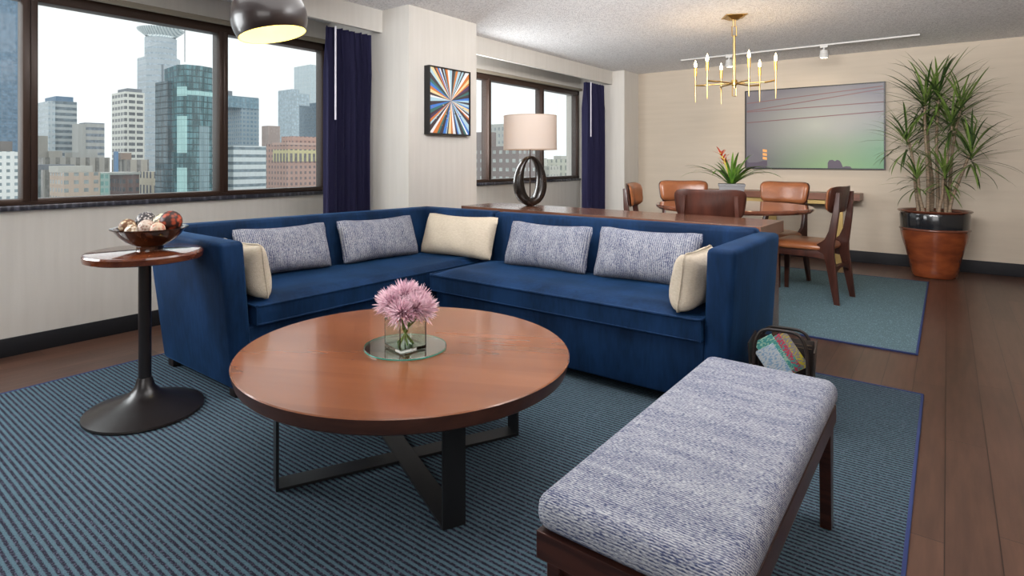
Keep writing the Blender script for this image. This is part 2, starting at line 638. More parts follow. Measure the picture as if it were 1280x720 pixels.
# baseboards
bm = new(); box(bm, XW, XW + .015, YB, 3.10, 0, .105, .003); struct('baseboard_left', bm, M_base)
bm = new(); box(bm, XW2, XW2 + .015, 3.915, 7.15, 0, .105, .003); struct('baseboard_left_far', bm, M_base)
bm = new(); box(bm, -3.30, XR, YF - .015, YF, 0, .125, .003); struct('baseboard_far', bm, M_base)
bm = new(); box(bm, XW, -3.164, 3.089, 3.10, 0, .105, .003); box(bm, -3.175, -3.164, 3.10, 3.915, 0, .105, .003)
struct('baseboard_pillar', bm, M_base)
bm = new(); box(bm, XR - .015, XR, YB, YF, 0, .125, .003); struct('baseboard_right', bm, M_base)


def make_window(idx, y0, y1, mull, XW, zb, zt):
    root = bpy.data.objects.new('window_%d' % idx, None)
    COL.objects.link(root)
    root.location = (XW, (y0 + y1) / 2, zb)
    root['kind'] = 'structure'
    cy = (y0 + y1) / 2

    def P_(bm):
        for v in bm.verts:
            v.co -= Vector((XW, cy, zb))
        return bm
    bm = new()
    xf0, xf1 = XW - .10, XW - .005
    box(bm, xf0, xf1, y0, y1, zb + .028, zb + .063, .004)
    box(bm, xf0, xf1, y0, y1, zt - .07, zt, .004)
    box(bm, xf0, xf1, y0, y0 + .05, zb + .03, zt - .005, .004)
    box(bm, xf0, xf1, y1 - .05, y1, zb + .03, zt - .005, .004)
    obj('window_frame', P_(bm), M_bronze, root)
    for a, b in mull:
        bm = new()
        m_ = (a + b) / 2
        box(bm, xf0, xf1 + .012, a, m_ - .0015, zb + .05, zt - .055, .003)
        box(bm, xf0 - .001, xf1 + .004, m_ + .0015, b, zb + .05, zt - .055, .003)
        obj('mullion', P_(bm), M_bronze, root)
    bm = new()
    box(bm, XW - .10, XW + .025, y0, y1, zb - .002, zb + .028, .004)
    obj('window_sill', P_(bm), M_sill, root)
    edges = [y0 + .05] + [e for ab in mull for e in ab] + [y1 - .05]
    for a, b in zip(edges[0::2], edges[1::2]):
        bm = new()
        box(bm, XW - .075, XW - .069, a, b, zb + .06, zt - .065)
        obj('glass_pane', P_(bm), M_pane, root, smooth=0)
    # roller housing under the head and the sheer screen that hangs from it
    bm = new()
    box(bm, XW + .002, XW + .05, y0, y1, zt - .01, zt + .025, .012, 3)
    obj('screen_roller', P_(bm), M_gray, root)
    for a, b in zip(edges[0::2], edges[1::2]):
        bm = new()
        vs = [bm.verts.new(q) for q in ((XW - .03, a, zb + .063), (XW - .03, b, zb + .063), (XW - .03, b, zt - .069), (XW - .03, a, zt - .069))]
        bm.faces.new(vs)
        obj('solar_screen', P_(bm), M_screen, root, smooth=0)
    return root


make_window(1, W1[0], W1[1], [(-.15, -.07), (.965, 1.04), (2.135, 2.205)], XW, ZS, ZH)
make_window(2, W2[0], W2[1], [(5.08, 5.135), (6.17, 6.225)], XW2, ZS + .015, ZH - .048)


# ------------------------------------------------------------------ curtains
def make_curtain(y0, y1, folds, label, wy):
    root = thing('curtain', label, 'curtain', (-3.60, (y0 + y1) / 2, 0.03))
    cy = (y0 + y1) / 2
    bm = new()
    n = folds * 12
    rows = [0.03, 0.6, 1.2, 1.8, 2.05, 2.118]
    grid = []
    for z in rows:
        amp = 0.056 if z < 2.0 else 0.028
        row = []
        for i in range(n + 1):
            t = i / n
            y = y0 + (y1 - y0) * t
            ph = 2 * PI * folds * t + 0.6 * math.sin(5 * t + z)
            x = -3.60 + amp * math.sin(ph) + 0.012 * math.sin(2.3 * ph + 1)
            y += 0.010 * math.sin(2 * ph)
            row.append(bm.verts.new((x + 3.60, y - cy, z - 0.03)))
        grid.append(row)
    for A, B in zip(grid, grid[1:]):
        for i in range(n):
            bm.faces.new((A[i], A[i + 1], B[i + 1], B[i]))
    g_ = bmesh.ops.solidify(bm, geom=bm.faces[:], thickness=0.006)
    obj('drape', bm, M_curtain, root, smooth=80)
    bm = new()
    tube(bm, [(0.062, wy - cy, 1.39), (0.062, wy - cy, 2.085)], 0.007, 8)
    obj('curtain_wand', bm, mat('clear_white_wand', (0.75, 0.72, 0.8), 0.2), root)['label'] = 'white curtain wand'


make_curtain(2.64, 3.075, 7, 'indigo curtain hanging left of the pillar, beside the near skyline window', 2.70)
make_curtain(6.62, 7.13, 7, 'indigo curtain at the far end of the window wall, behind the table lamp side', 6.68)

# ------------------------------------------------------------------ rugs
bm = new(); box(bm, -3.50, -0.095, -1.6, 3.475, 0.0, 0.008, .003)
r = thing('area_rug', 'large teal striped rug under the sofa, coffee table and bench', 'rug', (-1.8, 1.0, 0))
for v in bm.verts:
    v.co -= Vector((-1.8, 1.0, 0))
obj('pile', bm, M_rug, r)
bm = new()
for q in ((-3.506, -0.090, 3.470, 3.484), (-3.506, -0.090, -1.608, -1.596), (-3.509, -3.497, -1.6, 3.48), (-0.098, -0.087, -1.6, 3.48)):
    box(bm, q[0] + 1.8, q[1] + 1.8, q[2] - 1.0, q[3] - 1.0, 0, .0095, .002)
obj('binding', bm, M_binding, r)['label'] = 'navy bound edge'
r = thing('dining_rug', 'pale teal striped rug under the dining table and its chairs', 'rug', (-1.6, 5.45, 0))
bm = new(); box(bm, -1.45, 1.46, -1.265, 1.265, 0.0, 0.008, .003)
obj('pile', bm, M_rug2, r)
bm = new()
for q in ((-1.456, 1.466, 1.260, 1.272), (-1.456, 1.466, -1.274, -1.260), (-1.460, -1.448, -1.27, 1.27), (1.456, 1.468, -1.27, 1.27)):
    box(bm, *q, 0, .0095, .002)
obj('binding', bm, M_binding, r)['label'] = 'navy bound edge'
RZ = 0.008

# ------------------------------------------------------------------ sectional sofa (two pieces)
TOP = 0.735


def seat_cushion(bm, x0, x1, y0, y1, z0, z1, crown=0.018, nx=28, ny=18, r=0.028):
    """box cushion with a soft crowned top and round edges"""
    def shape(u, v_, top):
        x = x0 + (x1 - x0) * u
        y = y0 + (y1 - y0) * v_
        e = min(1, min(u, 1 - u) * (x1 - x0) / 0.12) * min(1, min(v_, 1 - v_) * (y1 - y0) / 0.12)
        e = math.sin(e * PI / 2)
        if top:
            return (x, y, z1 + crown * e + 0.003 * math.sin(9 * x + 4 * y) * e)
        return (x, y, z0)
    def ease(t):
        return t
    us = [0, .006, .02, .05] + [0.05 + 0.9 * i / (nx - 1) for i in range(1, nx - 1)] + [.95, .98, .994, 1]
    vs_ = [0, .01, .03, .06] + [0.06 + 0.88 * i / (ny - 1) for i in range(1, ny - 1)] + [.94, .97, .99, 1]
    T = [[bm.verts.new(shape(u, w, True)) for w in vs_] for u in us]
    B = [[bm.verts.new(shape(u, w, False)) for w in vs_] for u in us]
    for i in range(len(us) - 1):
        for j in range(len(vs_) - 1):
            bm.faces.new((T[i][j], T[i + 1][j], T[i + 1][j + 1], T[i][j + 1]))
            bm.faces.new((B[i][j + 1], B[i + 1][j + 1], B[i + 1][j], B[i][j]))
    for i in range(len(us) - 1):
        bm.faces.new((T[i + 1][0], T[i][0], B[i][0], B[i + 1][0]))
        bm.faces.new((T[i][-1], T[i + 1][-1], B[i + 1][-1], B[i][-1]))
    for j in range(len(vs_) - 1):
        bm.faces.new((T[0][j], T[0][j + 1], B[0][j + 1], B[0][j]))
        bm.faces.new((T[-1][j + 1], T[-1][j], B[-1][j], B[-1][j + 1]))


def piping(bm, x0, x1, y0, y1, z, r=0.006):
    q = .02
    pts = []
    for cx_, cy_, a0 in ((x1 - q, y1 - q, 0), (x0 + q, y1 - q, 90), (x0 + q, y0 + q, 180), (x1 - q, y0 + q, 270)):
        for k in range(4):
            a = math.radians(a0 + 30 * k)
            pts.append((cx_ + q * math.cos(a), cy_ + q * math.sin(a), z))
    pts.append(pts[0])
    tube(bm, pts, r, 8, cap=False)


# window-side piece with the corner (its back runs a few degrees off the window wall)
def quad8(bm, bot, z0, top, z1, bev=0.0, seg=4):
    """four corner points each, counter-clockwise"""
    a = [bm.verts.new((x, y, z0)) for x, y in bot]
    b = [bm.verts.new((x, y, z1)) for x, y in top]
    fs = [bm.faces.new(list(reversed(a))), bm.faces.new(b)]
    for k in range(4):
        j = (k + 1) % 4
        fs.append(bm.faces.new((a[k], a[j], b[j], b[k])))
    es = list({e for f in fs for e in f.edges})
    if bev:
        bmesh.ops.bevel(bm, geom=es, offset=bev, segments=seg, profile=0.5, affect='EDGES')


LS = thing('sectional_sofa', 'window-side half of the navy velvet corner sofa, arm at the near end', 'sofa', (-2.9, 2.3, 0))
def rel(bm, o):
    for v in bm.verts:
        v.co -= Vector(o.location)
    return bm
BK = .765
bm = new(); quad8(bm, [(-3.28, 1.42), (-2.585, 1.42), (-2.545, 3.15), (-3.07, 3.15)], .055, [(-3.28, 1.42), (-2.585, 1.42), (-2.545, 3.15), (-3.07, 3.15)], .325, .01)
obj('base', rel(bm, LS), M_velvet, LS)
bm = new(); quad8(bm, [(-3.31, 1.385), (-2.565, 1.385), (-2.565, 1.49), (-3.31, 1.49)], .05, [(-3.375, 1.322), (-2.56, 1.315), (-2.56, 1.432), (-3.375, 1.44)], .742, .022)
obj('arm', rel(bm, LS), M_velvet, LS)
bm = new()
quad8(bm, [(-3.32, 1.43), (-3.20, 1.43), (-2.96, 3.22), (-3.08, 3.22)], .05, [(-3.372, 1.36), (-3.25, 1.36), (-3.018, 3.26), (-3.136, 3.26)], BK, .022)
obj('backrest', rel(bm, LS), M_velvet, LS)
bm = new()
quad8(bm, [(-3.08, 3.10), (-2.46, 3.13), (-2.46, 3.235), (-3.08, 3.20)], .05, [(-3.130, 3.135), (-2.43, 3.17), (-2.43, 3.287), (-3.134, 3.26)], BK, .022)
obj('corner_backrest', rel(bm, LS), M_velvet, LS)
bm = new(); seat_cushion(bm, 0, 1, 1.492, 3.165, .330, .420, crown=.030)
for v in bm.verts:      # taper: the seat narrows towards the corner
    t_ = (v.co.y - 1.492) / 1.673
    v.co.x = (-3.21 + .20 * t_) * (1 - v.co.x) + (-2.555 + .05 * t_) * v.co.x
obj('seat_cushion', rel(bm, LS), M_velvet, LS, smooth=50)
bm = new()
for z in (.421, .334):
    tube(bm, [(-2.556, 1.50, z), (-2.504, 3.15, z)], .006, 8)
tube(bm, [(-3.19, 1.494, .421), (-2.56, 1.494, .421)], .006, 8)
obj('piping', rel(bm, LS), M_velvet, LS)
for x, y in ((-2.61, 1.43), (-3.26, 1.43), (-2.60, 3.10), (-3.02, 3.12)):
    bm = new(); box(bm, x - .03, x + .03, y - .03, y + .03, RZ + .0005, .056, .004)
    obj('foot', rel(bm, LS), M_feet, LS)['label'] = 'dark wooden foot'

# console-side piece
RS = thing('sectional_sofa', 'long half of the navy velvet corner sofa, backing onto the wooden console', 'sofa', (-1.6, 2.9, 0))
bm = new(); quad8(bm, [(-2.43, 2.605), (-.83, 2.605), (-.83, 3.28), (-2.43, 3.20)], .055, [(-2.43, 2.605), (-.83, 2.605), (-.83, 3.28), (-2.43, 3.20)], .325, .01)
obj('base', rel(bm, RS), M_velvet, RS)
bm = new(); quad8(bm, [(-.84, 2.60), (-.735, 2.60), (-.72, 3.33), (-.84, 3.33)], .05, [(-.812, 2.575), (-.69, 2.575), (-.682, 3.365), (-.80, 3.365)], .740, .024)
obj('arm', rel(bm, RS), M_velvet, RS)
bm = new(); quad8(bm, [(-2.42, 3.13), (-.83, 3.20), (-.83, 3.30), (-2.42, 3.235)], .05, [(-2.425, 3.175), (-.77, 3.25), (-.77, 3.362), (-2.425, 3.288)], BK - .003, .030)
obj('backrest', rel(bm, RS), M_velvet, RS)
bm = new(); seat_cushion(bm, -2.445, -.832, 2.565, 3.20, .328, .424, crown=.030)
obj('seat_cushion', rel(bm, RS), M_velvet, RS, smooth=50)
bm = new(); piping(bm, -2.448, -.83, 2.562, 3.18, .425); piping(bm, -2.446, -.832, 2.564, 3.18, .333, .003)
obj('piping', rel(bm, RS), M_velvet, RS)
for x, y in ((-2.39, 2.65), (-.80, 2.65), (-2.39, 3.17), (-.80, 3.27)):
    bm = new(); box(bm, x - .03, x + .03, y - .03, y + .03, RZ + .0005, .056, .004)
    obj('foot', rel(bm, RS), M_feet, RS)['label'] = 'dark wooden foot'


# ------------------------------------------------------------------ pillows
def pillow_bm(w, h, t, sag=0.0, seed=0, n=26):
    """lies in local xz plane (w along x, h along z), thickness along y, origin at bottom centre"""
    rnd = random.Random(seed)
    ph = [rnd.uniform(0, 6) for _ in range(6)]
    bm = new()
    F_, B_ = [], []
    for i in range(n + 1):
        fr, br = [], []
        for j in range(n + 1):
            u, v_ = -1 + 2 * i / n, -1 + 2 * j / n
            # edges pulled in between the corners, corners rounded off
            cr_ = max(0, abs(u) - .8) * max(0, abs(v_) - .7) / .06
            x = u * (w / 2 - .012 * (1 - v_ * v_) * abs(u) ** 3 - .010 * cr_)
            z = v_ * (h / 2 - .012 * (1 - u * u) * abs(v_) ** 3 - .010 * cr_)
            d = max(0.0, (1 - abs(u) ** 3.2)) ** 0.5 * max(0.0, (1 - abs(v_) ** 2.6)) ** 0.5
            wr = 1 + 0.06 * math.sin(4 * u + ph[0]) * math.sin(3 * v_ + ph[1]) + 0.035 * math.sin(11 * u + ph[2] + 3 * v_)
            th = t / 2 * d * wr * (1 - 0.12 * v_)
            z2 = z + h / 2 - sag * (1 - u * u) * (1 if v_ > 0 else 0) * v_
            fr.append(bm.verts.new((x, -th, z2)))
            br.append(bm.verts.new((x, th, z2)) if 0 < i < n and 0 < j < n else fr[-1])
        F_.append(fr)
        B_.append(br)
    for i in range(n):
        for j in range(n):
            bm.faces.new((F_[i][j], F_[i + 1][j], F_[i + 1][j + 1], F_[i][j + 1]))
            q = (B_[i][j + 1], B_[i + 1][j + 1], B_[i + 1][j], B_[i][j])
            try:
                bm.faces.new(q)
            except ValueError:
                pass
    return bm


def pillow(label, w, h, t, loc, rz, lean, m, group, seed=0, roll=0.0, seam=False, sag=0.008):
    bm = pillow_bm(w, h, t, sag, seed)
    if seam:
        pts = []
        for i in range(41):
            a = i / 40
            s = a * 4
            k, f_ = int(min(3, s)), s - min(3, int(s))
            c = [(-1, -1), (1, -1), (1, 1), (-1, 1), (-1, -1)]
            u = c[k][0] + (c[k + 1][0] - c[k][0]) * f_
            v_ = c[k][1] + (c[k + 1][1] - c[k][1]) * f_
            cr_ = max(0, abs(u) - .8) * max(0, abs(v_) - .7) / .06
            pts.append((u * (w / 2 - .012 * (1 - v_ * v_) * abs(u) ** 3 - .010 * cr_), 0,
                        v_ * (h / 2 - .012 * (1 - u * u) * abs(v_) ** 3 - .010 * cr_) + h / 2))
        tube(bm, pts, 0.0035, 6, cap=False)
    o = obj('throw_pillow', bm, m, None, smooth=70)
    o.matrix_world = Matrix.Translation(loc) @ Matrix.Rotation(rz, 4, 'Z') @ Matrix.Rotation(-lean, 4, 'X') @ Matrix.Rotation(roll, 4, 'Y')
    tag(o, label, 'pillow', group)
    return o


SZ = 0.448
TW = 'blue and white tweed lumbar pillows'
CR = 'plain cream pillows'
pillow('blue tweed lumbar pillow partly behind the square cream pillow, window-side sofa', .60, .30, .155,
       (-3.045, 1.98, SZ), math.radians(83), math.radians(20), M_tweedv, TW, 1)
pillow('blue tweed lumbar pillow on the window-side sofa, nearest the sofa corner', .62, .30, .155,
       (-2.965, 2.66, SZ), math.radians(83), math.radians(20), M_tweedv, TW, 2)
pillow('cream lumbar pillow propped in the inner corner of the sofa', .62, .31, .155,
       (-2.66, 3.03, SZ), math.radians(4), math.radians(20), M_cream, CR, 3)
pillow('blue tweed lumbar pillow next to the corner on the long sofa half', .60, .30, .155,
       (-1.93, 3.02, SZ), math.radians(0), math.radians(20), M_tweedv, TW, 4)
pillow('blue tweed lumbar pillow beside the cream pillow at the right arm', .60, .31, .155,
       (-1.30, 3.04, SZ), math.radians(2), math.radians(22), M_tweedv, TW, 5)
pillow('square cream pillow leaning on the inside of the right sofa arm', .40, .275, .16,
       (-.935, 2.755, SZ - .012), math.radians(-90), math.radians(7), M_cream, CR, 6, seam=True)
pillow('square cream pillow standing against the left sofa arm, near the side table', .40, .28, .14,
       (-2.765, 1.565, SZ - .010), math.radians(180), math.radians(8), M_cream, CR, 7, seam=True)

# ------------------------------------------------------------------ coffee table
CX, CY = -1.578, 1.524
CT = thing('coffee_table', 'large round walnut coffee table on a crossed black steel base', 'table', (CX, CY, RZ))
bm = new()
R0 = 0.607
prof = [(0, .420), (R0 - .004, .420), (R0, .417), (R0 - .002, .405), (R0 - .012, .372), (R0 - .018, .367), (0, .367)]
lathe(bm, [(r_, z_ - RZ) for r_, z_ in prof], 128)
M_edge = wood('dark_table_edge', (0.075, 0.027, 0.016), (0.045, 0.016, 0.010), 0.35, 'x')
for f_ in bm.faces:
    if f_.normal.z < .5:
        f_.material_index = 1
obj('table_top', bm, [M_table, M_edge], CT, rot=(0, 0, math.radians(28)), smooth=25)
LR = .46
for k, ang in enumerate((64.4, 154.4)):
    a = math.radians(ang)
    dz = 0.0 if k == 0 else 0.0
    bm = new()
    w, t = .0375, .010
    box(bm, -LR, LR, -w, w, 0.002, t + .002 + .0008 * k, .001)
    bar = obj('floor_bar', bm, M_black, CT, rot=(0, 0, a), smooth=20)
    for s in (-1, 1):
        bm = new()
        box(bm, s * LR - t / 2, s * LR + t / 2, -w, w, 0.002, .359, .001)
        obj('leg', bm, M_black, CT, rot=(0, 0, a), smooth=20)

# glass plate and vase with chrysanthemums
bm = new()
lathe(bm, [(0, 0), (.150, 0), (.153, .002), (.153, .004), (.150, .006), (0, .006)], 72)
pl = obj('glass_plate', bm, M_plate, None, loc=(CX, CY, .4205), smooth=30)
tag(pl, 'round glass plate in the middle of the coffee table, under the vase', 'plate')
bm = new()
n = 72
for i in range(n):
    a0, a1 = 2 * PI * i / n, 2 * PI * (i + 1) / n
    q = [(r_ * math.cos(a), r_ * math.sin(a), z_) for r_, z_, a in ((.1535, .0005, a0), (.1535, .0005, a1), (.1535, .0055, a1), (.1535, .0055, a0))]
    bm.faces.new([bm.verts.new(p) for p in q])
obj('plate_edge', bm, M_plateedge, pl, smooth=60)['label'] = 'green glass rim'

VX, VY, VZ = CX + .012, CY - .012, .427
VA = math.radians(38.95 + 38)
V = thing('flower_vase', 'clear cube vase of pink chrysanthemums on the glass plate', 'vase', (VX, VY, VZ), VA)
s, hgt, t = .056, .105, .004
bm = new()
box(bm, -s, s, -s, s, 0, .010)
box(bm, -s, s, -s, -s + t, .010, hgt); box(bm, -s, s, s - t, s, .010, hgt)
box(bm, -s, -s + t, -s + t, s - t, .010, hgt); box(bm, s - t, s, -s + t, s - t, .010, hgt)
obj('glass', bm, M_thin, V, smooth=0)
bm = new(); box(bm, -s + t + .001, s - t - .001, -s + t + .001, s - t - .001, .0105, .080)
obj('water', bm, M_water, V, smooth=0)
M_stem = mat('flower_stem_green', (0.16, 0.26, 0.05), 0.5)
heads = [(0, 0, .185), (.070, .010, .158), (-.066, .022, .160), (.012, -.066, .152), (-.02, .068, .156), (-.055, -.055, .14), (.058, -.052, .14)]
bm = new()
for k, (hx, hy_, hz) in enumerate(heads):
    a = k * 1.1
    tube(bm, [(.03 * math.cos(a), .03 * math.sin(a), .013), (-.008 * math.cos(a), -.008 * math.sin(a), .06), (hx * .6, hy_ * .6, hz - .03)], .0035, 6)
obj('stems', bm, M_stem, V)
pinks = [mat('pink_petal_a', (0.58, 0.27, 0.38), 0.7, noise=(30, (0.36, 0.12, 0.22), (1, 1, 1), .5, .75)),
         mat('pink_petal_b', (0.90, 0.68, 0.75), 0.7, noise=(14, (0.66, 0.38, 0.48), (1, 1, 1), .45, .65))]
for k, (hx, hy_, hz) in enumerate(heads):
    bm = new()
    rnd = random.Random(30 + k)
    base = Vector((hx, hy_, hz)) - Vector((hx, hy_, 0)) * .25
    out_dir = Vector((hx * 9, hy_ * 9, 1)).normalized()
    for i in range(420):
        # directions spread over the upper dome of the bloom
        d = Vector((rnd.gauss(0, 1), rnd.gauss(0, 1), rnd.gauss(0, 1))).normalized()
        if d.dot(out_dir) < -0.35:
            d = -d
        L_ = rnd.uniform(.042, .074)
        side = d.cross(Vector((rnd.gauss(0, 1), rnd.gauss(0, 1), rnd.gauss(0, 1)))).normalized()
        up = side.cross(d)
        w = rnd.uniform(.0017, .0027)
        curl = rnd.uniform(-.012, .016)
        prev = None
        for q, ww in ((.10, .5), (.55, 1.0), (.85, .9), (1.0, .15)):
            c_ = base + d * L_ * q + up * curl * q * q
            A = bm.verts.new(c_ - side * w * ww)
            B = bm.verts.new(c_ + side * w * ww)
            if prev:
                f_ = bm.faces.new((prev[0], prev[1], B, A))
                f_.material_index = 0 if q < .6 else 1
            prev = (A, B)
    obj('bloom', bm, pinks, V, smooth=0)

# ------------------------------------------------------------------ side table and bowl
SX, SY = -2.77, 1.08
ST = thing('side_table', 'small round pedestal table with glossy mahogany top beside the sofa arm', 'table', (SX, SY, RZ))
bm = new()
prof = [(0, .001), (.234, .001), (.240, .006), (.238, .014), (.205, .026), (.15, .044), (.10, .062), (.062, .084), (.040, .112), (.031, .145), (.029, .150)]
lathe(bm, prof + [(0, .150)], 72)
obj('base', bm, M_pole, ST, smooth=35)
bm = new()
lathe(bm, [(0, .150), (.027, .150), (.026, .165), (.026, .675), (0, .675)], 36)
obj('pole', bm, M_pole, ST, smooth=35)
bm = new()
lathe(bm, [(0, .675), (.225, .675), (.234, .679), (.236, .690), (.236, .702), (.231, .7095), (.222, .712), (0, .712)], 96)
obj('table_top', bm, M_sidetop, ST, smooth=20)
BX, BY, BZ = -2.805, 1.115, .7205
bm = new()
outer = [(0, 0), (.055, 0), (.055, .012), (.062, .016), (.100, .038), (.128, .064), (.146, .088), (.158, .092), (.158, .096),
         (.145, .094), (.122, .066), (.09, .040), (.05, .024), (0, .020)]
lathe(bm, outer, 72)
bowl = obj('bowl', bm, mat('tortoise_bowl', (0.018, 0.007, 0.005), 0.12, coat=.6, noise=(14, (0.10, 0.028, 0.008), (1, 1, 1), .52, .66)), None,
           loc=(BX, BY, BZ), smooth=30)
tag(bowl, 'dark tortoiseshell footed bowl holding decorative balls on the side table', 'bowl')


def ball_mat(name, c1, c2, sc, lo, hi):
    m = mat(name, c1, 0.5)
    g = G(m)
    v, x, y, z = g.obj()
    vo = g.nt.nodes.new('ShaderNodeTexVoronoi')
    vo.inputs['Scale'].default_value = sc
    g.L(v, vo.inputs['Vector'])
    f = g.rng(vo.outputs['Distance'], lo, hi)
    g.color(g.mix(f, c1, c2))
    g.bump(vo.outputs['Distance'], .6, .004)
    return m


# camera-aligned axes round the bowl:  r = image right, f = away from the camera
rv = Vector((.7777, .6286, 0)); fv = Vector((-.6286, .7777, 0))
balls = [
    ('tan and cream nubbly ball at the left of the bowl', -.098, -.005, .098, .036, ((.62, .50, .33), (.16, .07, .03), 60, .25, .55)),
    ('black and white threaded ball at the back left of the bowl', -.052, .060, .117, .043, ((.55, .50, .48), (.04, .035, .04), 90, .25, .5)),
    ('cream ball low at the front left of the bowl', -.052, -.050, .083, .030, ((.78, .70, .58), (.25, .15, .08), 70, .4, .7)),
    ('brown and grey speckled ball at the front middle of the bowl', .002, -.030, .096, .037, ((.34, .20, .15), (.55, .45, .38), 80, .3, .5)),
    ('cream ball with dark dashes at the back middle of the bowl', .028, .055, .110, .043, ((.78, .70, .52), (.12, .09, .05), 55, .45, .7)),
    ('large red-brown ball at the right of the bowl', .086, .018, .120, .048, ((.36, .055, .02), (.03, .01, .008), 45, .3, .6)),
    ('small red and tan ball at the front right of the bowl', .066, -.055, .092, .031, ((.48, .16, .10), (.60, .45, .33), 65, .3, .6)),
]
for k, (lab, a, b, z, r_, mm) in enumerate(balls):
    p = Vector((BX, BY, BZ + z)) + rv * a + fv * b
    bm = new()
    sphere(bm, (0, 0, 0), r_, 28, 18)
    for v in bm.verts:
        n_ = v.co.normalized()
        v.co *= 1 + .03 * math.sin(31 * n_.x + k) * math.sin(29 * n_.y) * math.sin(33 * n_.z + 1)
    o = obj('decorative_ball', bm, ball_mat('ball_%s' % 'abcdefg'[k], *mm), None, loc=p, smooth=80)
    tag(o, lab, 'ball', 'decorative balls in the bowl')

# ------------------------------------------------------------------ upholstered bench
BN = thing('bench', 'blue and white tweed bench with dark wood legs in the right foreground', 'bench', (-.461, 1.55, RZ))
bm = new(); box(bm, -.200, .200, -.555, .555, .355, .432, .034, 5)
for v in bm.verts:
    u, w = v.co.x / .2, v.co.y / .555
    if v.co.z > .40:
        v.co.z += .012 * (1 - u ** 4) * (1 - w ** 4)
o = obj('seat_cushion', bm, M_tweed, BN, smooth=60)
bm = new(); box(bm, -.193, .193, -.55, -.53, .300, .356, .002); box(bm, -.193, .193, .53, .55, .300, .356, .002)
box(bm, -.193, -.173, -.53, .53, .300, .356, .002); box(bm, .173, .193, -.53, .53, .300, .356, .002)
box(bm, -.173, .173, -.53, .53, .335, .354)
obj('apron', bm, M_darkwood, BN, smooth=20)
for sx in (-1, 1):
    for sy in (-1, 1):
        bm = new()
        x0, x1 = sorted((sx * .190, sx * .160))
        y0, y1 = sorted((sy * .515, sy * .455))
        y2, y3 = sorted((sy * .515, sy * .470))
        hull8(bm, (x0, x1, y2, y3), 0.001, (x0, x1, y0, y1), .302, .002, 1)
        obj('leg', bm, M_darkwood, BN, smooth=20)
for sy in (-1, 1):
    bm = new(); y0, y1 = sorted((sy * .497, sy * .475)); box(bm, -.162, .162, y0, y1, .215, .262, .002)
    obj('stretcher', bm, M_darkwood, BN, smooth=20)

# ------------------------------------------------------------------ magazine holder
MH = thing('magazine_holder', 'dark brown leather magazine holder with loop handles beside the sofa arm', 'magazine holder', (-.548, 2.76, 0), math.radians(6))
M_bag = mat('dark_brown_leather', (0.014, 0.009, 0.008), 0.45, noise=(20, (0.028, 0.018, 0.013), (1, 1, 1), .4, .7))
M_stitch = mat('tan_stitching', (0.16, 0.10, 0.06), 0.7)
w, d, h = .112, .110, .345
bm = new()
box(bm, -w, w, -d, d, RZ + .001, RZ + .012, .003)
for s in (-1, 1):   # two slightly bowed side panels
    prism(bm, [(s * w * .92, RZ + .01), (s * w, .15), (s * (w + .012), h), (s * (w + .006), h), (s * (w - .008), .15), (s * w * .92 - s * .008, RZ + .01)], 'y', -d, d)
box(bm, -w, w, d - .008, d, RZ + .01, h - .01, .002)
box(bm, -w, w, -d, -d + .008, RZ + .01, h - .10, .002)
obj('body', bm, M_bag, MH)
bm = new()
for z in (h - .03, h - .045):
    tube(bm, [(-w + .01, d - .011, z), (w - .01, d - .011, z)], .0012, 6)
tube(bm, [(.0, d - .011, .05), (.0, d - .011, h - .03)], .0012, 6)
obj('stitching', bm, M_stitch, MH)['label'] = 'tan stitching'
for s, top in ((-1, .418), (1, .372)):
    bm = new()
    pts = []
    for i in range(25):
        a = PI * i / 24
        ca, sa = math.cos(a), math.sin(a)
        pts.append(((w - .012) * (abs(ca) ** .42) * (1 if ca >= 0 else -1), s * (d + .006), .22 + (top - .22) * sa ** .62))
    tube(bm, pts, .0070, 8)
    obj('handle', bm, M_bag, MH, smooth=60)
mags = [('white and pale blue magazine at the front of the holder', (.66, .72, .78), (.30, .48, .68), -.055, -.075, .350, .042),
        ('green and teal magazine second from the front of the holder', (.08, .38, .36), (.45, .70, .55), -.070, -.035, .378, .042),
        ('magazine with a red and teal cover in the middle of the holder', (.65, .07, .14), (.08, .42, .38), -.040, .000, .378, .034),
        ('grey, black and yellow magazine at the back of the holder', (.34, .32, .34), (.70, .58, .05), -.022, .035, .382, .036)]
for k, (lab, c1, c2, dx, dy, zt_, hw_) in enumerate(mags):
    bm = new()
    hh = .165
    box(bm, -hw_, hw_, -.003, .003, -hh, 0, .001)
    m_ = mat('magazine_cover_%s' % lab.split()[0], c1, .35, noise=(80, c2, (1, 1, 2), .50, .54))
    o = obj('magazine', bm, m_, None, smooth=20)
    o.matrix_world = (Matrix.Translation((-.553 + dx, 2.765 + dy, zt_ - .028)) @ Matrix.Rotation(math.radians(20), 4, 'Z')
                      @ Matrix.Rotation(math.radians(-33), 4, 'Y'))
    tag(o, lab, 'magazine', 'magazines in the leather holder')

# ------------------------------------------------------------------ console behind the sofa, table lamp
CO = thing('console_table', 'long walnut console table standing behind the navy sofa', 'console table', (-.815, 3.535, 0), math.radians(-2.6))
bm = new(); box(bm, -2.30, 0, 0, .48, .672, .745, .002)
obj('table_top', bm, M_console, CO, smooth=20)
for x in (-2.28, -.08):
    bm = new(); box(bm, x, x + .06, .03, .45, 0.001, .672, .002)
    obj('panel_leg', bm, M_console, CO, smooth=20)

